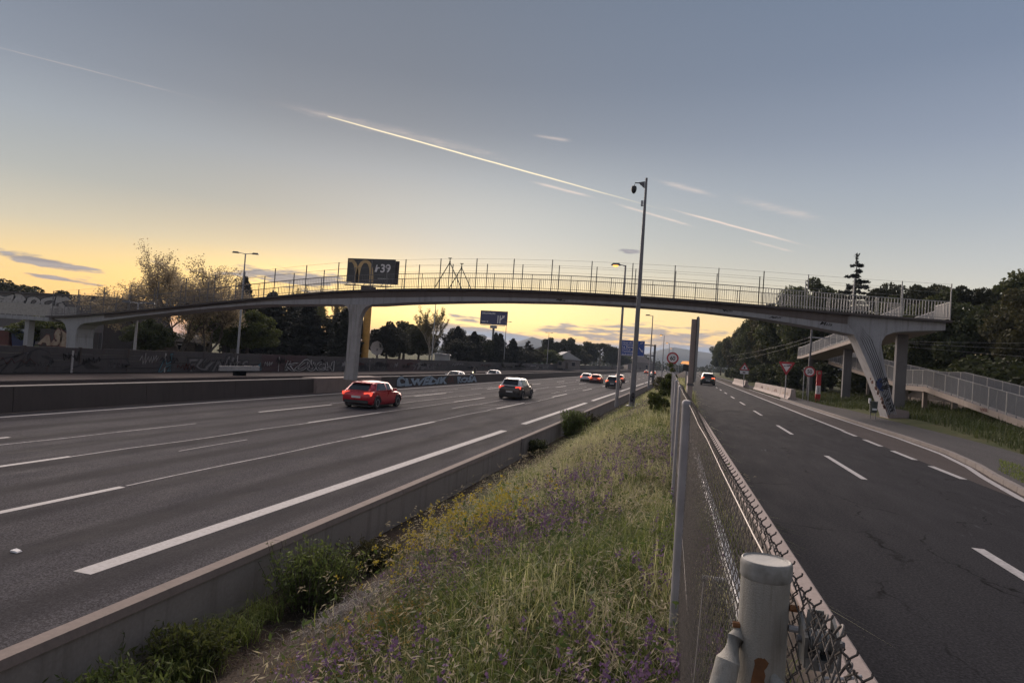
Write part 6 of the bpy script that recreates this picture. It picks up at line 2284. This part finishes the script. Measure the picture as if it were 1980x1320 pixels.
C_ = np.concatenate([bank_pts(rs, 130, -2.8, .3, 1.8, 7, lambda x, y: 1 - bare(x, y)), bank_pts(rs, 90, -3.6, .2, 7, 15, lambda x, y: 1 - bare(x, y))])
pts = []
for c_ in C_:
    r0 = rs.uniform(.10, .24)
    pts.append(c_ + np.abs(rs.normal(size=(110, 3))) * np.array([0, 0, r0 * 1.2]) + rs.normal(size=(110, 3)) * np.array([r0, r0, .03]) * .8)
V, F = quad_leaves(np.concatenate(pts), .017, rs, 1.45, up=.3)
stuff(link('broad_weeds', np_mesh('broad_weeds', V, F), foliage('leaf_weed', [(.065, .100, .028), (.095, .135, .040), (.13, .165, .055)], .35)), 'broad-leaved dark green weeds scattered in the grass', 'weeds')
# straw and pebbles on the bare earth
rs = np.random.RandomState(51)
P = bank_pts(rs, 9000, -5.1, -2.9, 2.0, 10.0)
V, F = quad_leaves(P + np.array([0, 0, .03]), .012, rs, 2.2)
stuff(link('dry_litter', np_mesh('dry_litter', V, F), foliage('dry_stalk', [(.11, .08, .06), (.15, .115, .085), (.07, .05, .04)], .1)), 'dry stalks and crumbs lying on the bare earth', 'debris')

# shrubs on the bank
def shrub(label, x, y, h, w, leaf, n=1500, size=.05, seed=1, spiky=False):
    rs = np.random.RandomState(seed)
    z = bank(x, y)
    t = thing('bank_shrub', label, 'shrub', (x, y, z), 0)
    if spiky:
        st_ = rs.normal(size=(n // 22, 2)) * .16
        P, B = [], []
        for a in st_:
            tip = np.array([a[0] * 1.7 * w, a[1] * 1.7 * w, h * rs.uniform(.55, 1.05)])
            bs = np.array([a[0] * .9 * w, a[1] * .9 * w, 0])
            tt_ = rs.uniform(.12, 1, (24, 1))
            P.append(bs + (tip - bs) * tt_ + rs.normal(size=(24, 3)) * .022 * max(1.0, h))
            B.append(([tuple(bs), tuple(tip)], [.006, .003]))
        V, F = quad_leaves(np.concatenate(P), size, rs, 1.7, up=.8)
    else:
        c = ball(rs, 16, .2) * np.array([w * .42, w * .42, h * .38]) + np.array([0, 0, h * .48])
        V, F = clumps_crown(rs, c, rs.uniform(.12, .22, 16) * w * 1.2, n // 16, size)
        B = [([(0, 0, 0), tuple(q)], [.012, .004]) for q in c[:8]]
    link('foliage', np_mesh('foliage', V, F), LEAF[leaf], t)
    link('stem', limbs_mesh(B, 4).mesh('stem', fix=False), M['bark'], t)
    return t


LEAF['broom'] = foliage('leaf_broom', [(.10, .14, .040), (.16, .20, .060), (.07, .10, .030)], .4)
shrub('upright dark green broom shrub against the low wall', -4.62, 7.75, .80, .95, 'broom', 5200, .022, 3, True)
shrub('leafy green tuft at the wall foot, nearest the camera', -4.75, 4.7, .42, .9, 'broom', 4200, .024, 4, True)
shrub('grassy green tuft at the wall foot between the two broom plants', -4.8, 5.75, .40, .8, 'fresh', 3600, .024, 5, True)
shrub('low brownish shrub below the wall beyond the broom', -4.6, 9.4, .40, .8, 'olive', 2600, .024, 6, True)
shrub('tall weedy plant standing above the low wall by the lamp posts', -4.7, 28.5, 1.25, 1.0, 'broom', 3600, .045, 7, True)
shrub('weedy plant leaning over the low wall, right one', -4.3, 31.0, 1.0, .9, 'olive', 2600, .045, 8, True)
shrub('dark bush at the wall just beyond the pale joint post', -5.0, 22.8, .55, .7, 'shrub', 1500, .04, 9, True)
shrub('green bush growing into the fence below the 60 sign', -.95, 24, .95, .8, 'fresh', 2600, .04, 10)
shrub('second green bush along the fence farther on', -.8, 33, 1.3, 1.0, 'fresh', 2600, .05, 11)
shrub('creeper climbing the post of the 60 sign', -.90, 40.6, 2.35, .7, 'fresh', 1500, .06, 12)
shrub('rusty dry shrub at the top of the far bank', -1.8, 60, 1.2, 2.2, 'olive', 1500, .10, 13)

rs = np.random.RandomState(71)
tp_ = []
for (x0, y0, n_, r0) in [(-4.75, 5.6, 420, .30), (-4.85, 6.5, 380, .28), (-4.6, 4.6, 420, .34), (-4.9, 7.1, 200, .2), (-4.85, 8.9, 260, .25), (-4.7, 3.9, 300, .3)]:
    q = rs.normal(size=(n_, 2)) * r0 * .5
    tp_.append(np.stack([np.minimum(x0 + q[:, 0], -4.15), y0 + q[:, 1], np.full(n_, -1.38)], 1))
P = np.concatenate(tp_)
P[:, 0] = np.maximum(P[:, 0], -5.22)
V, F, t = blades(P, rs.uniform(.12, .36, len(P)), rs.uniform(.2, 1.3, len(P)), np.full(len(P), .0042), rs)
stuff(link('wall_foot_grass', np_mesh('wall_foot_grass', V, F), FG), 'green grass tufts along the foot of the low wall', 'grass')
P = np.stack([-3.45 + rs.normal(size=700) * .22, 6.6 + rs.normal(size=700) * .45, np.zeros(700)], 1)
P[:, 2] = [bank(a, b) for a, b in P[:, :2]]
V, F, t = blades(P, rs.uniform(.05, .16, len(P)), rs.uniform(.6, 1.7, len(P)), np.full(len(P), .0022), rs)
stuff(link('dead_stalks', np_mesh('dead_stalks', V, F), foliage('grey_dead_stalk', [(.26, .24, .23), (.34, .31, .30), (.20, .18, .17)], .1)), 'grey tangle of dead stalks on the bare earth', 'dead plants')

# grass on the right-hand verge and below the trees
rs = np.random.RandomState(61)
n = 26000
x = rs.uniform(9.2, 18.2, n)
y = rs.uniform(15, 74, n)
edge_x = np.interp(y, [8, 24, 31, 39, 45, 52], [10.1, 10.6, 11.3, 11.9, 11.7, 10.3])
k = (x > edge_x)
x, y = x[k], y[k]
P = np.stack([x, y, np.array([verge(a, b) for a, b in zip(x, y)]) - .02], 1)
h = rs.uniform(.15, .5, len(P)) * (.5 + .9 * vnoise(x, y, .7, 9))
V, F, t = blades(P, h, rs.uniform(.1, .9, len(P)), np.full(len(P), .016), rs)
stuff(link('verge_grass', np_mesh('verge_grass', V, F), foliage('grass_verge', [(.055, .075, .024), (.080, .100, .034), (.100, .110, .042)], .35)), 'green grass between footpath and access ramp', 'grass')
n = 30000
x = rs.uniform(7.2, 11.5, n)
y = rs.uniform(12, 24, n)
k = x > np.array([lay_x(t) for t in y]) + .5 + .25 * np.maximum(0, y - 19)
k &= x < np.interp(y, [12, 24], [9.0, 8.9])
x, y = x[k], y[k]
P = np.stack([x, y, np.full(len(x), .06)], 1)
V, F, t = blades(P, rs.uniform(.04, .14, len(P)), rs.uniform(.2, .9, len(P)), np.full(len(P), .006), rs)
stuff(link('kerb_grass', np_mesh('kerb_grass', V, F), FG), 'short yellowish grass patch behind the kerb', 'grass')

# ------------------------------------------------------------------ the evening haze over the land
hz = MB().box(-5200, 5200, -1600, 6700, -3.0, 80.0)
hm_ = bpy.data.materials.new('evening_haze')
hm_.use_nodes = True
hm_.node_tree.nodes.clear()
q = NG(hm_.node_tree)
pv_ = q.n('ShaderNodeVolumePrincipled')
pv_.inputs['Color'].default_value = (.62, .76, 1.0, 1)
pv_.inputs['Density'].default_value = .00016
pv_.inputs['Anisotropy'].default_value = 0.0
ho = q.n('ShaderNodeOutputMaterial')
hm_.node_tree.links.new(pv_.outputs[0], ho.inputs['Volume'])
stuff(obj('haze', hz, hm_), 'thin blue evening haze hanging over the far hills', 'haze')
